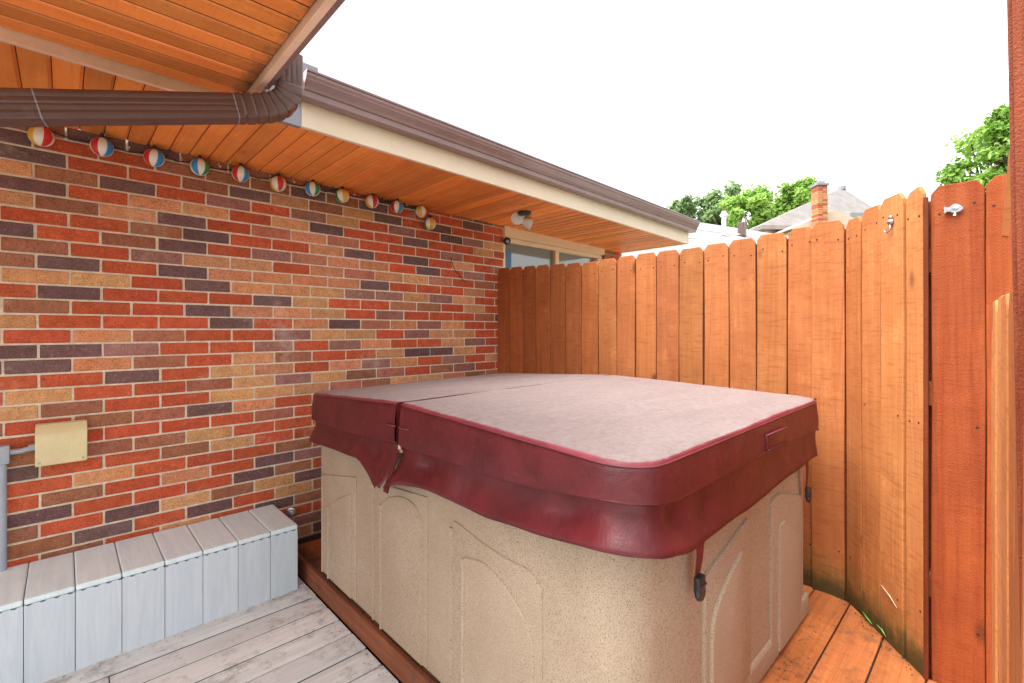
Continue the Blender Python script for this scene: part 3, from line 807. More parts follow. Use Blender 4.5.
# ------------------------------------------------------------------ cover of the hot tub (two hinged halves)
cover = thing('hot_tub_cover', 'burgundy vinyl folding cover with sagging skirt and dusty top lying on the hot tub', 'tub cover', (1.7, 1.6, .88))
Ap, Dp, Cp, Bq = Vector((.943, 2.522, .972)), Vector((.947, .572, .985)), Vector((2.560, .590, .985)), Vector((2.475, 2.735, .964))
H1, H2 = Vector((.952, 1.643, 1.020)), Vector((2.52, 1.73, 1.018))
TOPC = [(311, 393), (400, 403.3), (406, 408), (500, 432), (560, 447), (599, 457), (620, 461), (640, 462.5), (655, 461.5), (680, 454.5), (821, 400.5)]
BAND = [(311, 418), (314, 419), (354, 433), (396, 441.5), (409, 449.5), (441, 457.5), (483, 472), (531, 486.5), (564, 492), (599, 498), (630, 503), (657, 503.5), (677, 498), (706, 483), (736, 467), (765, 451), (794, 437.6), (819, 427), (824, 426)]
SKRT = [(311, 440), (316, 441), (338, 448), (364, 457), (386.6, 485), (394.6, 480), (396, 484), (404, 483), (407, 480), (428, 486.5), (457, 499.4), (490, 515.5), (547, 533), (599, 545.5), (630, 551), (655, 553.5), (675, 550), (690, 543.5), (745, 510), (806, 462), (821, 452)]
DRY = random.Random(77)
def half(name, chain, rads, hingeA, hingeB, sgn):
    """chain: outer corners from the left hinge end round to the right hinge end"""
    poly = chain
    # rounded outer corners
    pts = []
    def sub(p, q, n):
        for i in range(n): pts.append(p.lerp(q, i / n))
    corner = []
    n = len(poly)
    segs = []
    prev = poly[0]
    for i in range(1, n - 1):
        p = poly[i]; a = (poly[i - 1] - p).normalized(); b = (poly[i + 1] - p).normalized()
        r = rads[i - 1]; ang = a.angle(b); d = r / math.tan(ang / 2)
        cen = p + (a + b).normalized() * (r / sin(ang / 2)); s = p + a * d; e2 = p + b * d
        L = (s - prev).length; sub(prev, s, max(6, int(L / .035)))
        s1, e1 = s - cen, e2 - cen; w = s1.angle(e1)
        for k in range(14):
            t = k / 14; pts.append(cen + (s1 * sin((1 - t) * w) + e1 * sin(t * w)) / sin(w))
        prev = e2
    L = (poly[-1] - prev).length; sub(prev, poly[-1], max(6, int(L / .035))); pts.append(poly[-1])
    m = len(pts)
    nr = []
    for i in range(m):
        t = pts[min(i + 1, m - 1)] - pts[max(i - 1, 0)]; t.z = 0; t.normalize(); q = Vector((t.y, -t.x, 0))
        if q.dot(pts[i] - cen0) < 0: q = -q
        nr.append(q)
    # measured heights where the photo shows the edge
    zt, zb, zk, fl = [], [], [], []
    for i, p in enumerate(pts):
        x, y, d = pix(Vector((p.x, p.y, p.z)))
        seen = nr[i].dot(Vector((-p.x, -p.y, 0))) > 0
        z_top = p.z
        if seen:
            fz = lambda yy: ZC - (yy - HY) * d / FX
            w = .0
            zt.append(z_top); zb.append(fz(curve(BAND, x))); zk.append(fz(curve(SKRT, x)))
        else:
            zt.append(z_top); zb.append(.850); zk.append(.733)
        h = min((p - H1).length, 9)
        fl.append(.050 * math.exp(-(h / .13) ** 2) + .026 + .006 * sin(i * .17 + (2 if sgn > 0 else 0)))
    # hinge edge from the right end back to the left end
    hin = []
    nh = 16
    for k in range(1, nh):
        t = k / nh; q = hingeB.lerp(hingeA, t); hin.append(q)
    # ----- top
    bm = new()
    dl = bm.verts.layers.float.new('dust')
    loop = [Vector((p.x, p.y, z)) for p, z in zip(pts, zt)] + hin
    cen = sum(loop, Vector()) / len(loop)
    def edge_d(p):
        return min(((pts[i] - p).xy.length for i in range(0, m)))
    rings = []
    N0 = len(loop)
    for ri, (sc, dz) in enumerate(((1.0, -.010), (.996, -.003), (.988, .001), (.97, .004), (.93, .006), (.86, .008), (.74, .010), (.58, .012), (.40, .013), (.2, .014), (.06, .014))):
        rg = []
        for j, p in enumerate(loop):
            q = cen.lerp(p, sc)
            zz = q.z + dz
            if j >= m and ri == 0: zz = q.z - .003
            zz += .004 * mnoise.noise(Vector((q.x * 3.1, q.y * 3.1, 1.7))) * (1 if ri > 2 else 0) + .0016 * mnoise.noise(Vector((q.x * 14, q.y * 14, 4)))
            vv = bm.verts.new((q.x, q.y, zz)); vv[dl] = min(1, edge_d(q) / .020) * .84
            rg.append(vv)
        rings.append(rg)
    for A, B in zip(rings, rings[1:]):
        for k in range(N0): bm.faces.new((A[k], A[(k + 1) % N0], B[(k + 1) % N0], B[k]))
    bm.faces.new(rings[-1])
    # hinge wall, facing the other half
    Hl = [bm.verts.new((p.x, p.y, p.z - .003)) for p in [pts[-1]] + hin + [pts[0]]]
    Hb = [bm.verts.new((p.x, p.y, .835)) for p in [pts[-1]] + hin + [pts[0]]]
    for k in range(len(Hl) - 1):
        f = bm.faces.new((Hl[k], Hl[k + 1], Hb[k + 1], Hb[k])); f.material_index = 1
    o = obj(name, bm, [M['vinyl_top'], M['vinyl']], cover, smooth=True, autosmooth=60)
    # ----- band
    def wave(i, a, f, ph): return a * sin(i * f + ph)
    bm = new()
    rows = []
    for ri, t in enumerate((0, .06, .16, .35, .55, .75, .92, 1.0)):
        bul = .010 * sin(pi * min(1, t * .62)) + (-.004 if t == 0 else 0)
        rows.append([bm.verts.new((p.x + nn.x * (bul + .002 * mnoise.noise(Vector((i * .22, t * 3, sgn)))), p.y + nn.y * (bul + .002 * mnoise.noise(Vector((i * .22, t * 3, sgn)))), lerp(a - .009, b, t))) for i, (p, nn, a, b) in enumerate(zip(pts, nr, zt, zb))])
    for A, B in zip(rows, rows[1:]):
        for k in range(m - 1): bm.faces.new((A[k], A[k + 1], B[k + 1], B[k]))
    # ends folded inwards
    obj('side_band', bm, M['vinyl'], o, smooth=True)
    # ----- skirt
    bm = new(); rows = []
    NR = 9
    for ri in range(NR + 1):
        t = ri / NR
        rg = []
        for i, (p, nn) in enumerate(zip(pts, nr)):
            wr_ = max(0, min(1, (p.x - 1.15) / .4))
            off = -.017 * lerp(1, .25, wr_) * sin(pi * min(1, .12 + t * .95)) + lerp(fl[i], .004, wr_) * t ** 1.4 + .006 * t * mnoise.noise(Vector((p.x * 7, p.y * 7, t * 1.5 + sgn * 5)))
            # two creases that run down from the corner
            for cxp, wd, am in ((Vector((1.13, .585)), .030, .024), (Vector((.955, .78)), .05, .014), (Vector((.955, 1.45)), .040, .020), (Vector((.95, 1.30)), .05, -.014), (Vector((.95, 1.82)), .035, .016), (Vector((1.30, .588)), .05, .014), (Vector((1.9, .583)), .07, .010)):
                q = (p.xy - cxp).length; off -= am * math.exp(-(q / wd) ** 2) * sin(pi * min(1, t * 1.1))
            rg.append(bm.verts.new((p.x + nn.x * off, p.y + nn.y * off, lerp(zb[i] - .001, zk[i], t))))
        rows.append(rg)
    for A, B in zip(rows, rows[1:]):
        for k in range(m - 1): bm.faces.new((A[k], A[k + 1], B[k + 1], B[k]))
    sk = obj('skirt', bm, M['vinyl'], o, smooth=True)
    md = sk.modifiers.new('thickness', 'SOLIDIFY'); md.thickness = .0025
    # ----- piping
    bm = new()
    tube(bm, [Vector((p.x + nn.x * .001, p.y + nn.y * .001, z - .009)) for p, nn, z in zip(pts, nr, zt)], .0024, 6)
    tube(bm, [Vector((p.x + nn.x * .0065, p.y + nn.y * .0065, z)) for p, nn, z in zip(pts, nr, zb)], .0036, 6, mi=1)
    obj('piping', bm, [M['welt'], M['vinyl']], o, smooth=True)
    return o
g = Vector((0, .017, 0)); g2 = Vector((0, .003, 0))
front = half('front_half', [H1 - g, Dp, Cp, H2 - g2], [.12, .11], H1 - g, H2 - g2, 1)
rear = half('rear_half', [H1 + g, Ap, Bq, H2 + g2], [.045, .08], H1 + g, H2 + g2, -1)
# foam block and loops seen in the hinge notch
hd = Vector((H1.x + .012, H1.y, 0))
bm = new(); box(bm, (H1.x + .004, H1.y - .016, .822), (H1.x + .06, H1.y + .016, .850), .003); obj('foam_end', bm, M['window_frame'], cover)
for yy, zz in ((H1.y + .050, .925), (H1.y - .048, .925)):
    bm = new(); tube(bm, [(H1.x - .006, yy - .038, zz), (H1.x - .016, yy - .02, zz + .001), (H1.x - .016, yy + .02, zz + .001), (H1.x - .006, yy + .038, zz)], .0032, 6); obj('stitched_loop', bm, M['welt'], cover, smooth=True)
bm = new()
fa = [onv(397.5, 443, H1.y), onv(404, 443, H1.y), onv(403.5, 483, H1.y - .01), onv(396.5, 484, H1.y - .01)]
xs_ = [H1.x - .012, H1.x - .012, H1.x - .062, H1.x - .062]
A_ = [bm.verts.new((x, y, z)) for x, (y, z) in zip(xs_, ((H1.y + .012, .838), (H1.y - .020, .838), (H1.y - .022, .682), (H1.y + .012, .682)))]
B_ = [bm.verts.new(v.co + Vector((.004, 0, 0))) for v in A_]
bm.faces.new(A_); bm.faces.new(B_[::-1])
for k in range(4): bm.faces.new((A_[k], A_[(k + 1) % 4], B_[(k + 1) % 4], B_[k]))
obj('hinge_flap', bm, M['vinyl'], cover)
# carry handle on the near side
a = onv(765, 436, .575); b = onv(783, 432, .578)
bm = new(); box(bm, (a.x, .5655, .885), (b.x, .585, .940), .003); h_ = obj('handle', bm, M['vinyl'], cover, smooth=True, autosmooth=50)
bm = new(); tube(bm, [(a.x - .003, .565, .941), (b.x + .003, .565, .939)], .003, 6); tube(bm, [(a.x - .003, .565, .886), (b.x + .003, .565, .884)], .003, 6, mi=1); obj('handle_stitching', bm, [M['welt'], M['vinyl']], h_, smooth=True)
# tie-down straps
def strap(p0, p1, w, buckle):
    p0, p1 = Vector(p0), Vector(p1)
    bm = new()
    A = []; n = 10
    for i in range(n + 1):
        t = i / n; p = p0.lerp(p1, t); ww = w * (1 - .42 * t); off = -.004 * sin(pi * t)
        A.append([bm.verts.new((p.x - ww / 2, p.y + off, p.z)), bm.verts.new((p.x + ww / 2, p.y + off, p.z)), bm.verts.new((p.x + ww / 2, p.y + off + .003, p.z)), bm.verts.new((p.x - ww / 2, p.y + off + .003, p.z))])
    for P, Q in zip(A, A[1:]):
        for k in range(4): bm.faces.new((P[k], P[(k + 1) % 4], Q[(k + 1) % 4], Q[k]))
    bm.faces.new(A[0]); bm.faces.new(A[-1][::-1])
    s = obj('strap', bm, M['strap'], cover)
    bm = new()
    h = buckle
    box(bm, (p1.x - w * .42, p1.y - .016, p1.z - h), (p1.x + w * .42, p1.y + .004, p1.z + .006), .005)
    box(bm, (p1.x - w * .40, p1.y - .019, p1.z - h * .55), (p1.x + w * .40, p1.y - .012, p1.z - h * .35), .002)
    lathe(bm, [(.0, -.008), (w * .42, -.007), (w * .5, 0), (w * .42, .007), (0, .008)], aim((p1.x, p1.y - .008, p1.z - h), (0, 1, 0)), 14)
    obj('buckle', bm, M['black'], s, smooth=True, autosmooth=40)
q0 = onv(700.5, 533, .592); q1 = onv(697.5, 577, .600)
strap(q0, q1, .050, .040)
q0 = onv(807, 458, .592); q1 = onv(806.5, 488, .605)
strap(q0, q1, .034, .045)

# ------------------------------------------------------------------ fences
def picket_mesh(w, h, t=.017, ear=.028, base=-.02, slant=0.0, nails=True, chip=False):
    bm = new()
    pr = [(0, base), (w, base), (w, h - ear + slant * .5), (w - ear * .75, h + slant), (ear * .75, h), (0, h - ear)]
    fs = prism(bm, pr, 'y', 0, t)
    # split lengthwise so the board can warp a little
    for k in range(1, 8):
        z = lerp(base, h - ear - .01, k / 8)
        bmesh.ops.bisect_plane(bm, geom=bm.verts[:] + bm.edges[:] + bm.faces[:], plane_co=(0, 0, z), plane_no=(0, 0, 1))
    es = [e for e in bm.edges if len(e.link_faces) == 2 and e.calc_face_angle(0) > .5]
    bmesh.ops.bevel(bm, geom=es, offset=.0022, segments=1, affect='EDGES')
    a, b, c = rnd.uniform(-.004, .004), rnd.uniform(-.003, .003), rnd.uniform(0, 6)
    for v in bm.verts:
        s = max(0, v.co.z) / 1.8
        v.co.y += a * sin(pi * s + c) + b * s; v.co.x += .0016 * sin(s * 9 + c * 2)
    if nails:
        for zz in (h - .09, h * .52, .22):
            for xx in (w * .18 + rnd.uniform(-.008, .008), w * .82 + rnd.uniform(-.008, .008)):
                if zz < h - .2 and rnd.random() < .5: continue
                s = max(0, zz) / 1.8; z2 = zz + rnd.uniform(-.015, .015)
                y = a * sin(pi * s + c) + b * s
                for f in lathe(bm, [(.0046, .0), (.0046, .0010), (.003, .0016)], aim((xx, y + .0002, z2), (0, -1, 0)), 7): f.material_index = 1
    return bm
def fence(name, label, P, Q, items, mat, zt=None, gap_shades=0, rails=True, thick=.017):
    """pickets stand on the line P-Q, their faces towards the deck; items = (start, end, height, tint, slant, offset)"""
    P, Q = Vector(P), Vector(Q); e = (Q - P); L = e.length; e.normalize()
    t = thing(name, label, 'fence', (*((P + Q) / 2).xy, 0))
    ang = atan2(e.y, e.x)
    for it in items:
        s0, s1, h, col = it[:4]; slant = it[4] if len(it) > 4 else 0; off = it[5] if len(it) > 5 else 0; mm = it[6] if len(it) > 6 else mat
        w = s1 - s0 - .0018
        m = Matrix.Translation(P + e * (s0 + .0009)) @ Matrix.Rotation(ang, 4, 'Z') @ Matrix.Translation((0, off, 0))
        obj('picket', picket_mesh(w, h, slant=slant), [M[mm], M['steel']], t, m, color=(*col, 1))
    if gap_shades:  # dark strips added behind the gaps so no light shows through
        for it in items[gap_shades - 1:-1]:
            bm = new(); box(bm, (-.022, thick + .002, -.01), (.022, thick + .005, it[2] - .036), 0)
            obj('batten', bm, M['rail'], t, Matrix.Translation(P + e * it[1]) @ Matrix.Rotation(ang, 4, 'Z'), color=(.3, .25, .25, 1))
    if rails:
        for z in (.30, 1.02, 1.52):
            bm = new(); box(bm, (0, thick + .006, z), (L, thick + .044, z + .088), .003)
            obj('rail', bm, M['rail'], t, Matrix.Translation(P) @ Matrix.Rotation(ang, 4, 'Z'), color=(1, 1, 1, 1))
    return t
# the long fence; local +y must point away from the deck, so run from the wall towards the camera (-v): e = (0,-1): rotate gives +y = (+1,0)
bx = [497.6, 510, 523, 536, 550, 565.6, 581.5, 598.5, 617, 635.6, 656.6, 679.5, 704, 729.4, 756.8, 787.7, 815, 845.5]
bv = [onu(x, 300, FEN).y for x in bx]
tops = [(503, 268), (516, 267), (530, 266), (543, 265), (558, 264), (573, 263), (590, 262), (607, 259), (626, 256), (646, 253), (668, 250.5), (692, 248), (717, 243.5), (743, 239), (772, 233.5), (801, 227.5), (830, 222)]
items = []
v0 = bv[0]
for i in range(17):
    h = onu(tops[i][0], tops[i][1], FEN).z
    g_ = curve([(0, .62), (5, .74), (7, .92), (10, 1.0), (16, 1.0)], i)
    q = rnd.uniform(.93, 1.06)
    q = rnd.uniform(.84, 1.10)
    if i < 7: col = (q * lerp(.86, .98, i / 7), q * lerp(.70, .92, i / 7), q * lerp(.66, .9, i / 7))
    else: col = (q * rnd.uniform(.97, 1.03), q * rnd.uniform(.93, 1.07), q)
    if i in (16,): items.append((v0 - bv[i] - .012, v0 - bv[i + 1], h, col, 0, -.017))
    else: items.append((v0 - bv[i], v0 - bv[i + 1] - .005, h, col))
items[15] = (*items[15][:3], (.98, .96, .95))
fence('picket_fence', 'long row of orange dog-eared cedar pickets standing behind the hot tub', (FEN, v0, 0), (FEN, bv[-1], 0), items, 'picket', gap_shades=1)
# the angled return
def sj(x, y=400): return (online(x, y, PJ0, PJ1) - PJ0).xy.length
def hj(x, y): return online(x, y, PJ0, PJ1).z
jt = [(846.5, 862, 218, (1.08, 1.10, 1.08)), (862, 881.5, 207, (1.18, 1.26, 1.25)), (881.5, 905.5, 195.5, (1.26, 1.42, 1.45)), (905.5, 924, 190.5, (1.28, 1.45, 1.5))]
items = [(max(sj(a), .004), sj(b), hj((a + b) / 2, y), c, (.012 if i == 3 else 0), (-.004 if i == 2 else 0)) for i, (a, b, y, c) in enumerate(jt)]
fence('fence_return', 'short angled run of pale orange cedar pickets with green algae at its foot', PJ0, PJ1, [(a_, b_ - .008, *q_) for a_, b_, *q_ in items], 'picket', gap_shades=1)
# near red panel facing the deck
P3 = Vector((UF3, PJ1.y - .012, 0))
def s3(x, y=400): return P3.y - onu(x, y, UF3).y
h3 = onu(957, 183, UF3).z; h3b = onu(1000, 175, UF3).z
b3 = [s3(930.5), s3(985.5), s3(1036), s3(1036) + .15, s3(1036) + .30, s3(1036) + .45]
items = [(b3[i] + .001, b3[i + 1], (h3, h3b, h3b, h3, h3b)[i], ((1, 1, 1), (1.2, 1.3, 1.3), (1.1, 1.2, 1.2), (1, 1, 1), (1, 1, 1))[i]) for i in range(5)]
fence('board_fence', 'dark red rough-sawn wide boards beside the angled return, one carrying the fish', P3, P3 + Vector((0, -b3[-1], 0)), items, 'picket_red')
for k in (1, 2, 3, 4):  # dark strips added behind the red boards, blocking light in their gaps
    bm = new(); box(bm, (UF3 + .0195, P3.y - b3[k] - .03, -.02), (UF3 + .0225, P3.y - b3[k] + .03, h3 - .05), 0)
    obj('batten', bm, M['rail'], bpy.data.objects['board_fence'], color=(.35, .3, .3, 1))
# edge board between return and panel
bm = new(); box(bm, (PJ1.x - .008, PJ1.y - .010, -.02), (PJ1.x + .012, PJ1.y + .004, hj(924, 190) - .03), .002)
eb2 = obj('corner_board', bm, M['picket_red'], bpy.data.objects['board_fence'], color=(.5, .45, .45, 1))

for nm, q, f_ in (('picket_fence', PJ0 + Vector((.022, -.03, 0)), 0), ('board_fence', PJ1 + Vector((.072, -.022, 0)), 0)):  # dark posts added behind the joints to block bright gaps
    bm = new(); box(bm, (q.x, q.y - .05, -.4), (q.x + .09, q.y + .045, 1.80), .004)
    obj('gap_filler_post', bm, M['rail'], bpy.data.objects[nm], color=(.5, .45, .45, 1))
# low pale fence seen edge-on with the leaning post
PA = Vector((1.90, .024, 0)); PB = Vector((.95, -.034, 0))
def s4(x): return (online(x, 450, PA, PB) - PA).xy.length
e4 = (PB - PA).normalized()
zA = online(996, 300, PA, PB).z
pt = thing('low_fence', 'low pale orange dog-eared boards running edge-on past the tall post', 'fence', (1.4, 0, 0))
ang = atan2(e4.y, e4.x)
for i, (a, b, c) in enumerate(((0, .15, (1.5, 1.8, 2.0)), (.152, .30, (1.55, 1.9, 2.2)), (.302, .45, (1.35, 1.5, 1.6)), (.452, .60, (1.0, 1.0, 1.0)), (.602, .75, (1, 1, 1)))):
    m = Matrix.Translation(PA + e4 * a) @ Matrix.Rotation(ang, 4, 'Z') @ Matrix.Scale(-1, 4, (0, 1, 0))
    mm = picket_mesh(b - a - .003, zA + (.004 if i == 1 else 0), ear=.03)
    bmesh.ops.transform(mm, matrix=Matrix.Translation((0, -.017 - .002 * (i % 2), 0)) if True else Matrix(), verts=mm.verts[:])
    bmesh.ops.scale(mm, vec=(1, -1, 1), verts=mm.verts[:])
    m = Matrix.Translation(PA + e4 * a) @ Matrix.Rotation(ang, 4, 'Z')
    obj('picket', mm, [M['picket'], M['steel']], pt, m, color=(*c, 1))
for z in (.3, 1.1):
    bm = new(); box(bm, (0, .022, z), (.75, .058, z + .088), .003)
    obj('rail', bm, M['rail'], pt, Matrix.Translation(PA) @ Matrix.Rotation(ang, 4, 'Z'), color=(1, 1, 1, 1))

pp = thing('wooden_post', 'tall red stained post leaning slightly at the right edge', 'post', (1.18, -.06, -.1))
dpost = 1.0
def post_at(x, y, d):
    q = ray(x, y); return Vector((q[0] * d, q[1] * d, ZC + q[2] * d))
lo = post_at(1021.5, 683, .80); hi = post_at(1007.5, 0, .80)
ax = (hi - lo); kk = ax / ax.z
base = lo + kk * (-.11 - lo.z); topp = lo + kk * (2.62 - lo.z)
right = Vector((0, -1, 0)); fwd = Vector((1, 0, 0))
bm = new(); vs = []
for p in [base.lerp(topp, i / 12) for i in range(13)]:
    vs.append([bm.verts.new(p + right * a + fwd * b) for a, b in ((0, 0), (.089, .03), (.06, .119), (-.029, .089))] if False else [bm.verts.new(p + right * a + fwd * b) for a, b in ((0, 0), (.089, 0), (.089, .089), (0, .089))])
for A, B in zip(vs, vs[1:]):
    for k in range(4): bm.faces.new((A[k], A[(k + 1) % 4], B[(k + 1) % 4], B[k]))
bm.faces.new(vs[0][::-1]); bm.faces.new(vs[-1])
bmesh.ops.recalc_face_normals(bm, faces=bm.faces[:])
es = [e for e in bm.edges if len(e.link_faces) == 2 and e.calc_face_angle(0) > .5]
bmesh.ops.bevel(bm, geom=es, offset=.005, segments=2, affect='EDGES')
obj('post_shaft', bm, M['post'], pp, color=(1, 1, 1, 1))
# short brace behind the post
a = post_at(1008.5, 236, 1.05); b = post_at(1016, 150, 1.05); 
bm = new()
dv = (b - a); dn = dv.normalized(); fwd = Vector((CA, SA, 0)); sd = dn.cross(fwd).normalized() * .009
A = [bm.verts.new(q) for q in (a - sd * .2, a + sd * 1.6 + Vector((0, 0, .0)), b + sd * 1.6, b - sd * .2)]
f_ = bm.faces.new(A); r = bmesh.ops.extrude_face_region(bm, geom=[f_]); bmesh.ops.translate(bm, vec=Vector((1, .05, 0)) * .03, verts=[q for q in r['geom'] if isinstance(q, bmesh.types.BMVert)])
obj('brace', bm, M['picket'], pp, color=(1, .95, .9, 1))

# ------------------------------------------------------------------ ornaments on the fence
c = onu(953.5, 209.5, UF3 - .012)
bm = new()
outl = [(-.024, .010), (-.020, .014), (-.013, .006), (-.006, .013), (.004, .018), (.012, .014), (.020, .006), (.024, .001), (.020, -.006), (.012, -.010), (.004, -.012), (-.004, -.010), (-.013, -.002), (-.019, -.010), (-.024, -.008), (-.021, .001)]
prism(bm, [(-a * 1.12, b * 1.15) for a, b in outl], 'x', -.005, .005)
bmesh.ops.bevel(bm, geom=[e for e in bm.edges], offset=.0018, segments=2, affect='EDGES')
lathe(bm, [(.0, -.007), (.009, -.005), (.012, 0), (.009, .005), (0, .007)], Matrix.Translation((0, -.006, .002)) @ Matrix.Rotation(R(90), 4, 'Y'), 14)
tube(bm, [(0, -.004, -.010), (-.006, -.004, -.018), (-.010, -.004, -.024), (-.014, -.004, -.022)], .0035, 8)
tag(obj('fish_ornament', bm, M['silver'], None, Matrix.Translation(c), smooth=True, autosmooth=40), 'silver metal fish hook screwed to the dark red board', 'ornament')
ej = (PJ1 - PJ0).normalized(); nj = Vector((ej.y, -ej.x, 0)); nj = nj if nj.dot(-PJ0) > 0 else -nj
c = online(893, 224, PJ0, PJ1) + nj * .012
mo = Matrix.Translation(c) @ Matrix.Rotation(atan2(ej.y, ej.x), 4, 'Z')
bm = new()
lathe(bm, [(.0, -.008), (.012, -.006), (.015, 0), (.010, .007), (.0, .010)], Matrix.Translation((.003, 0, .008)) @ Matrix.Rotation(R(90), 4, 'X'), 14)
lathe(bm, [(.0, -.008), (.007, -.005), (.009, 0), (.006, .005), (.0, .007)], Matrix.Translation((.006, -.002, .026)) @ Matrix.Rotation(R(90), 4, 'X'), 12)
tube(bm, [(.004, -.002, -.004), (.010, -.004, -.016), (.008, -.006, -.028), (-.004, -.008, -.034), (-.016, -.008, -.030), (-.020, -.008, -.022)], .0032, 8)
tag(obj('hook_ornament', bm, M['silver'], None, mo, smooth=True, autosmooth=40), 'small silver seahorse shaped hook on the pale angled pickets', 'ornament')

# twig and grass blades at the foot of the return
def strip(name, pts, w, mat, label, cat):
    bm = new(); tube(bm, pts, w, 6, rf=lambda t: w * (1 - abs(t - .4))); return tag(obj(name, bm, M[mat], smooth=True), label, cat)
def nearj(x, y, o=.012): return online(x, y, PJ0 + nj * o, PJ1 + nj * o)
strip('twig', [nearj(881, 585, .006), nearj(889, 595, .010), nearj(897, 608, .012)], .0032, 'twig', 'pale dry twig stuck against the foot of the angled pickets', 'twig')
strip('grass_blade', [nearj(863, 612), nearj(867, 618, .016), nearj(872, 624, .012)], .004, 'blade', 'left green grass blade poking up between deck and angled pickets', 'grass blade')
strip('grass_blade', [nearj(877, 625), nearj(882, 630, .016), nearj(886, 637, .012)], .004, 'blade', 'right green grass blade nearest the end of the angled pickets', 'grass blade')

bm = new()
def flake(p, sz):
    a = DRY.uniform(0, 6.28); t_ = DRY.uniform(-.4, .4); u_ = Vector((cos(a), sin(a), t_ * .5)) * sz; w_ = Vector((-sin(a), cos(a), DRY.uniform(-.3, .3))) * sz * DRY.uniform(.25, .7)
    h_ = Vector((0, 0, sz * .12))
    q_ = [bm.verts.new(p + u_ * x + w_ * y + h_ * (1 + z)) for x, y, z in ((-1, 0, 0), (-.2, -1, .4), (1, 0, .2), (.1, 1, .6))]
    d_ = [bm.verts.new(v.co - h_ * .6) for v in q_]
    bm.faces.new(q_); bm.faces.new(d_[::-1])
    for k in range(4): bm.faces.new((q_[k], d_[k], d_[(k + 1) % 4], q_[(k + 1) % 4]))
for k in range(150): flake(Vector((DRY.uniform(U0 - .002, U0 + .05) , DRY.uniform(.9, 3.0), .001)), DRY.uniform(.003, .009)) if k % 3 else flake(Vector((U0 - .035 - abs(DRY.gauss(0, .05)), DRY.uniform(1.2, 2.6), -.105)), DRY.uniform(.002, .006))
for k in range(60): flake(Vector((DRY.uniform(1.55, 2.5), .60 - abs(DRY.gauss(0, .05)), .001)), DRY.uniform(.002, .006))
for k in range(70):
    t_ = DRY.random(); q_ = PJ0.lerp(PJ1, t_) + nj * abs(DRY.gauss(.012, .02)); flake(Vector((q_.x, q_.y, .001)), DRY.uniform(.002, .007))
for k in range(60): flake(Vector((DRY.uniform(-.4, .9), BV0 - .008 - abs(DRY.gauss(0, .03)), -.105)), DRY.uniform(.002, .005))
dbo = obj('leaf_debris', bm, M['debris'])
stuff(dbo); dbo['label'] = 'dry leaf crumbs and dirt along the deck edges and fence foot'; dbo['category'] = 'debris'
# ------------------------------------------------------------------ beyond the fence
def far(x, y, d):
    q = ray(x, y); return Vector((q[0] * d, q[1] * d, ZC + q[2] * d))
XA, YA = Vector((SA, -CA, 0)), Vector((CA, SA, 0))     # picture right, picture depth, for the far houses' own axes
# white roofed building
wb = thing('white_building', 'low building with a broad white metal roof beyond the fence', 'building', far(700, 330, 11).to_tuple())
def quadroof(name, cs, th, mat, parent):
    bm = new(); A = [bm.verts.new(c) for c in cs]; B = [bm.verts.new(c - Vector((0, 0, th))) for c in cs]; n = len(A)
    bm.faces.new(A); bm.faces.new(B[::-1])
    for i in range(n): bm.faces.new((A[i], A[(i + 1) % n], B[(i + 1) % n], B[i]))
    return obj(name, bm, mat, parent)
e0, e1 = far(560, 262, 9.0), far(850, 262, 11.5)
r0, r1 = far(600, 207, 13.5), far(835, 243, 15)
quadroof('roof', [e0, e1, r1, r0], .10, M['white_roof'], wb)

bm = new()
b0, b1, b2, b3_ = [Vector((p.x, p.y, -.42)) for p in (e0 + YA * .4, e1 + YA * .4, r1, r0)]
t0, t1, t2, t3 = [p - Vector((0, 0, .06)) for p in (e0 + YA * .4, e1 + YA * .4, r1, r0)]
V_ = [bm.verts.new(p) for p in (b0, b1, b2, b3_, t0, t1, t2, t3)]
for q in ((0, 1, 5, 4), (1, 2, 6, 5), (2, 3, 7, 6), (3, 0, 4, 7), (0, 3, 2, 1)): bm.faces.new([V_[i] for i in q])
obj('wall', bm, M['white'], wb)
bm = new(); tube(bm, [e0 + Vector((0, 0, -.07)), e1 + Vector((0, 0, -.07))], .075, 8); obj('eave_gutter', bm, M['white'], wb, smooth=True)
for dd in (.25, .5, .75):
    bm = new(); tube(bm, [e0.lerp(r0, dd) + Vector((0, 0, .012)), e1.lerp(r1, dd) + Vector((0, 0, .012))], .018, 6); obj('roof_seam', bm, M['white'], wb)
vp = far(724, 222, 12.8)
bm = new(); lathe(bm, [(.06, -.35), (.06, .14), (.10, .15), (.11, .20), (.07, .24), (.06, .25), (.06, .29), (0, .30)], Matrix.Translation(vp), 16); obj('vent_pipe', bm, M['white'], wb, smooth=True, autosmooth=40)
vp = far(742, 226, 13.4)
bm = new(); box(bm, vp + Vector((-.09, -.09, -.3)), vp + Vector((.09, .09, .10)), .015); obj('roof_vent', bm, M['pipe_brown'], wb)
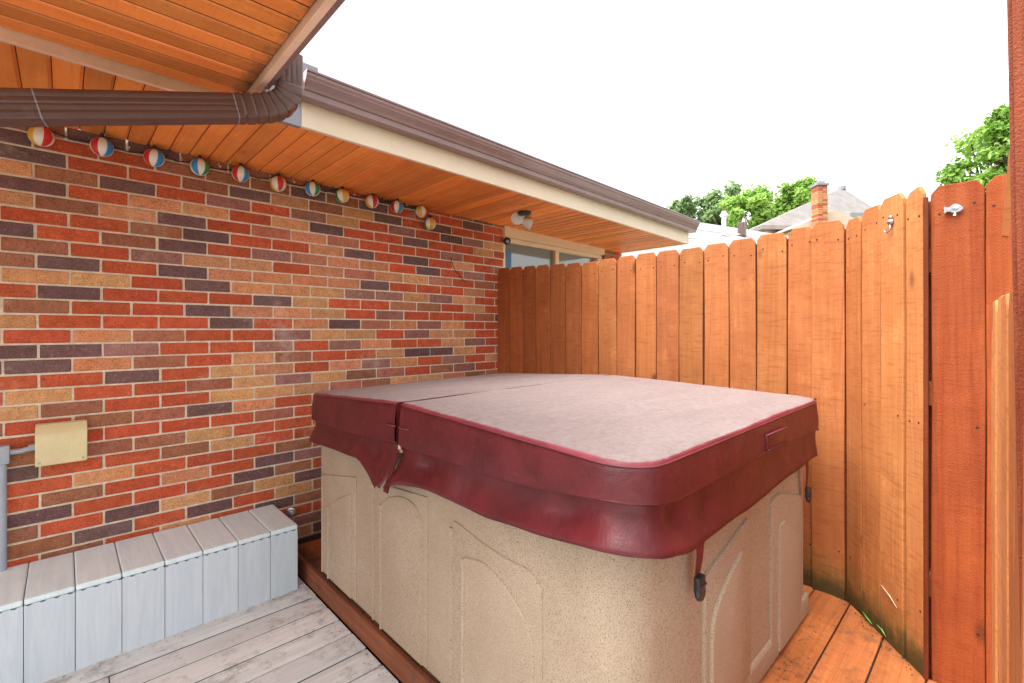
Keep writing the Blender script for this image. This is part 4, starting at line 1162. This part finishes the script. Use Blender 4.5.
# hip roofed house with brick chimney
hh = thing('neighbour_house', 'tan house with grey hip roof and brick chimney behind the fence', 'house', far(830, 330, 19).to_tuple())
D0 = 19.0
pk = far(842, 187.5, D0 + 3.2); pk2 = far(846, 188, D0 + 3.5)
el = far(762, 225, D0 + 1.0); er = far(905, 218, D0 + 1.5)
ez = far(762, 225, D0 + 1).z
cL = Vector((el.x, el.y, ez)); cR = Vector((er.x, er.y, ez)); bL = cL + YA * 6.4; bR = cR + YA * 6.4
bm = new()
vL, vR, wL, wR, vp_ = [bm.verts.new(p) for p in (cL, cR, bL, bR, pk)]
lo_ = [bm.verts.new(p - Vector((0, 0, .16))) for p in (cL, cR, bR, bL)]
bm.faces.new((vL, vR, vp_)); bm.faces.new((vR, wR, vp_)); bm.faces.new((wR, wL, vp_)); bm.faces.new((wL, vL, vp_))
bm.faces.new((vL, lo_[0], lo_[1], vR)); bm.faces.new((vR, lo_[1], lo_[2], wR)); bm.faces.new((wR, lo_[2], lo_[3], wL)); bm.faces.new((wL, lo_[3], lo_[0], vL)); bm.faces.new(lo_)
hr = obj('roof', bm, M['far_roof'], hh)
bm = new(); lathe(bm, [(.16, -.12), (.16, .04), (.10, .07), (0, .08)], Matrix.Translation(pk), 10); obj('ridge_vent', bm, M['cement'], hr)
def wallbox(name, p0, p1, depth, z0, z1, mat, parent):
    bm = new(); P = [p0, p1, p1 + YA * depth, p0 + YA * depth]
    V_ = [bm.verts.new((p.x, p.y, z0)) for p in P] + [bm.verts.new((p.x, p.y, z1)) for p in P]
    for q in ((0, 1, 5, 4), (1, 2, 6, 5), (2, 3, 7, 6), (3, 0, 4, 7), (4, 5, 6, 7), (3, 2, 1, 0)): bm.faces.new([V_[i] for i in q])
    return obj(name, bm, mat, parent)
wallbox('wall', cL + XA * .35 + YA * .4, cR - XA * .35 + YA * .4, 5.6, -.42, ez - .1, M['far_wall'], hh)
# front wing with low gable roof and chimney
g0, g1 = far(790, 226, D0 - 1.2), far(880, 212, D0 - 1.2)
wz = far(800, 229, D0 - 1.2).z
q0 = Vector((g0.x, g0.y, wz)); q1 = Vector((g1.x, g1.y, wz))
bm = new()
rg0 = far(836, 207, D0 + .2)
A = [bm.verts.new(p) for p in (q0, q1, q1 + YA * 2.6, q0 + YA * 2.6)]; tpv = [bm.verts.new(Vector(((q0 + q1) / 2).to_tuple()) * 1.0 + Vector((0, 0, .75)) + YA * k) for k in (.05, 2.5)]
bm.faces.new((A[0], A[1], tpv[0])); bm.faces.new((A[1], A[2], tpv[1], tpv[0])); bm.faces.new((A[2], A[3], tpv[1])); bm.faces.new((A[3], A[0], tpv[0], tpv[1])); bm.faces.new(A[::-1])
obj('porch_roof', bm, M['far_wall'], hh)
wallbox('porch_wall', q0 + XA * .2 + YA * .2, q1 - XA * .2 + YA * .2, 2.2, -.42, wz - .02, M['far_wall'], hh)
# dormer strip with dark window under the right eave
wq = far(851, 216, D0 + .5); wq1 = far(884, 211, D0 + .5)
wallbox('window', wq, wq1, .06, wq.z - .12, wq.z + .14, M['glass'], hh)
c0 = far(819.5, 222, D0 - 1.5)
ch = new(); need_tint(ch)
zc0, zc1 = c0.z - .6, far(819.5, 187, D0 - 1.5).z
hwid = .19; z = zc0; r = 0
while z < zc1:
    for k in range(2):
        a = -hwid + k * hwid; cc = PAL[rnd.choice('ROOBTM')]
        m = Matrix.Translation((c0.x, c0.y, 0)) @ Matrix.Rotation(YAW - pi / 2, 4, 'Z')
        box(ch, (a + .006, -.19, z), (a + hwid - .006, .19, z + .068), .004, seg=1, m=m, tint=cc)
    z += .078; r += 1
chim = obj('chimney', ch, M['brick'], hh)
bm = new(); m = Matrix.Translation((c0.x, c0.y, 0)) @ Matrix.Rotation(YAW - pi / 2, 4, 'Z')
box(bm, (-.165, -.17, zc0 - .2), (.165, .17, zc1), 0, m=m); box(bm, (-.23, -.23, zc1 + .01), (.23, .23, zc1 + .09), .01, m=m); box(bm, (-.13, -.13, zc1 + .09), (.13, .13, zc1 + .19), .01, m=m); box(bm, (-.24, -.26, zc0 + .34), (.24, .2, zc0 + .42), .01, m=m)
obj('chimney_cap', bm, M['cement'], chim)

def tree(label, base, crown, leaf, n, size, seed, group=None):
    """crown = list of (centre, radii); leaves spread through clumps on limbs"""
    rr = random.Random(seed)
    t = thing('tree', label, 'tree', base, group)
    bm = new(); base = Vector(base)
    topc = sum((Vector(c) for c, _ in crown), Vector()) / len(crown)
    fork = base.lerp(topc, .45); fork.x, fork.y = base.x, base.y
    h = topc.z - base.z
    tube(bm, [base, base.lerp(fork, .4) + Vector((.03 * h * .3, 0, 0)), fork], h * .03, 10, rf=lambda q: h * (.036 - .012 * q))
    clumps = []
    for c, rad in crown:
        c = Vector(c)
        for k in range(16):
            while True:
                d = Vector((rr.uniform(-1, 1), rr.uniform(-1, 1), rr.uniform(-1, 1)))
                if .25 < d.length < 1: break
            p = c + Vector((d.x * rad[0], d.y * rad[1], d.z * rad[2])); clumps.append((p, min(rad) * rr.uniform(.28, .5)))
            mid = fork.lerp(p, .5) + Vector((rr.uniform(-.1, .1), rr.uniform(-.1, .1), .12)) * h * .2
            tube(bm, [fork, mid, p], h * .01, 5, rf=lambda q: h * (.013 - .0105 * q))
    obj('trunk', bm, M['bark'], t, smooth=True)
    bm = new(); need_tint(bm); L = bm.loops.layers.float_color['tint']
    for p, cr in clumps:
        base_t = rr.uniform(.1, .9)
        for k in range(int(n / len(clumps))):
            d = Vector((rr.gauss(0, 1), rr.gauss(0, 1), rr.gauss(0, .75)))
            d = d.normalized() * (rr.random() ** .55) * cr * rr.uniform(.7, 1.35)
            q = p + d; s = size * rr.uniform(.55, 1.25)
            nrm = (d.normalized() * .5 + Vector((rr.uniform(-1, 1), rr.uniform(-1, 1), rr.uniform(.0, 1.4)))).normalized()
            a = nrm.orthogonal().normalized(); b = nrm.cross(a); an = rr.uniform(0, 6.28); a, b = a * cos(an) + b * sin(an), b * cos(an) - a * sin(an)
            f = bm.faces.new([bm.verts.new(q + a * s * x + b * s * y + nrm * s * z) for x, y, z in ((-.5, 0, .06), (-.1, -.27, 0), (.55, 0, .10), (-.1, .27, 0))])
            tv = max(0, min(1, base_t + rr.uniform(-.3, .3)))
            for l in f.loops: l[L] = (tv, tv, tv, 1)
    obj('crown', bm, M[leaf], t)
    return t
def grd(x, d): p = far(x, 330, d); return (p.x, p.y, -.42)
def blob(x, y, d, rx, rz): c = far(x, y, d); k = d / FX; return (c, (rx * k, rx * k, rz * k))
G = 'trees beyond the fence'
tree('bright green leafy tree left of the brick chimney', grd(775, 26), [blob(770, 208, 26, 38, 22), blob(795, 204, 26, 26, 20), blob(745, 214, 25, 24, 18)], 'leaf', 9000, .30, 3, G)
tree('muted green tree just past the gutter end', grd(704, 30), [blob(700, 213, 30, 32, 16), blob(728, 208, 30, 30, 20), blob(712, 215, 30, 24, 16), blob(680, 209, 30, 18, 10)], 'leaf_dark', 9000, .30, 4, G)
tree('tall green tree rising above the dark red fence boards', grd(1010, 13), [blob(1005, 160, 13, 42, 42), blob(1018, 228, 13, 40, 34), blob(1065, 190, 13, 44, 42), blob(985, 175, 13, 32, 26), blob(1038, 140, 13, 40, 34), blob(992, 128, 13, 22, 16)], 'leaf', 15000, .18, 5, G)

# ------------------------------------------------------------------ light
w = bpy.data.worlds.new('World'); S.world = w; w.use_nodes = True
nt = w.node_tree; bg = nt.nodes['Background']
SUN_EL, SUN_AZ = 64, Vector((-.75, .25))
sky = nt.nodes.new('ShaderNodeTexSky'); sky.sky_type = 'NISHITA'; sky.sun_disc = False
sky.sun_elevation = R(SUN_EL); sky.sun_rotation = atan2(SUN_AZ.x, SUN_AZ.y); sky.dust_density = 4; sky.air_density = 1.0; sky.ozone_density = 1
hs = nt.nodes.new('ShaderNodeHueSaturation'); hs.inputs['Saturation'].default_value = .05; hs.inputs['Value'].default_value = 1.0
nt.links.new(sky.outputs[0], hs.inputs['Color'])
tc = nt.nodes.new('ShaderNodeTexCoord'); cl = nt.nodes.new('ShaderNodeTexNoise'); cl.inputs['Scale'].default_value = 1.6; cl.inputs['Detail'].default_value = 6
cmap = nt.nodes.new('ShaderNodeMapping'); cmap.inputs['Rotation'].default_value = (0, 0, R(-33)); nt.links.new(tc.outputs['Generated'], cmap.inputs['Vector']); nt.links.new(cmap.outputs[0], cl.inputs['Vector'])
mr = nt.nodes.new('ShaderNodeMapRange'); mr.inputs[1].default_value = .25; mr.inputs[2].default_value = .75; mr.inputs[3].default_value = .50; mr.inputs[4].default_value = 1.22
nt.links.new(cl.outputs['Fac'], mr.inputs[0])
mx = nt.nodes.new('ShaderNodeMix'); mx.data_type = 'RGBA'; mx.blend_type = 'MULTIPLY'; mx.inputs[0].default_value = 1
nt.links.new(hs.outputs[0], mx.inputs[6]); nt.links.new(mr.outputs[0], mx.inputs[7])
nt.links.new(mx.outputs[2], bg.inputs['Color']); bg.inputs['Strength'].default_value = .15
sl = bpy.data.lights.new('sun', 'SUN'); sl.energy = .6; sl.angle = R(50); sl.color = (1, .95, .88)
so = bpy.data.objects.new('sun', sl); C.objects.link(so)
el = R(SUN_EL); az = SUN_AZ.normalized()
so.rotation_euler = Vector((az.x * cos(el), az.y * cos(el), sin(el))).to_track_quat('Z', 'Y').to_euler()

# ------------------------------------------------------------------ camera and view
cam = bpy.data.cameras.new('camera'); cam.sensor_width = 36; cam.lens = FX / 1024 * 36; cam.shift_y = (330 - 341.5) / 1024
cam.clip_start = .02; cam.clip_end = 500
co = bpy.data.objects.new('camera', cam); C.objects.link(co)
co.location = (0, 0, ZC); co.rotation_euler = (R(90), 0, YAW - pi / 2)
S.camera = co
S.view_settings.view_transform = 'Standard'; S.view_settings.look = 'None'; S.view_settings.gamma = 1
S.view_settings.exposure = 2.1
S.render.resolution_x, S.render.resolution_y = 1024, 683
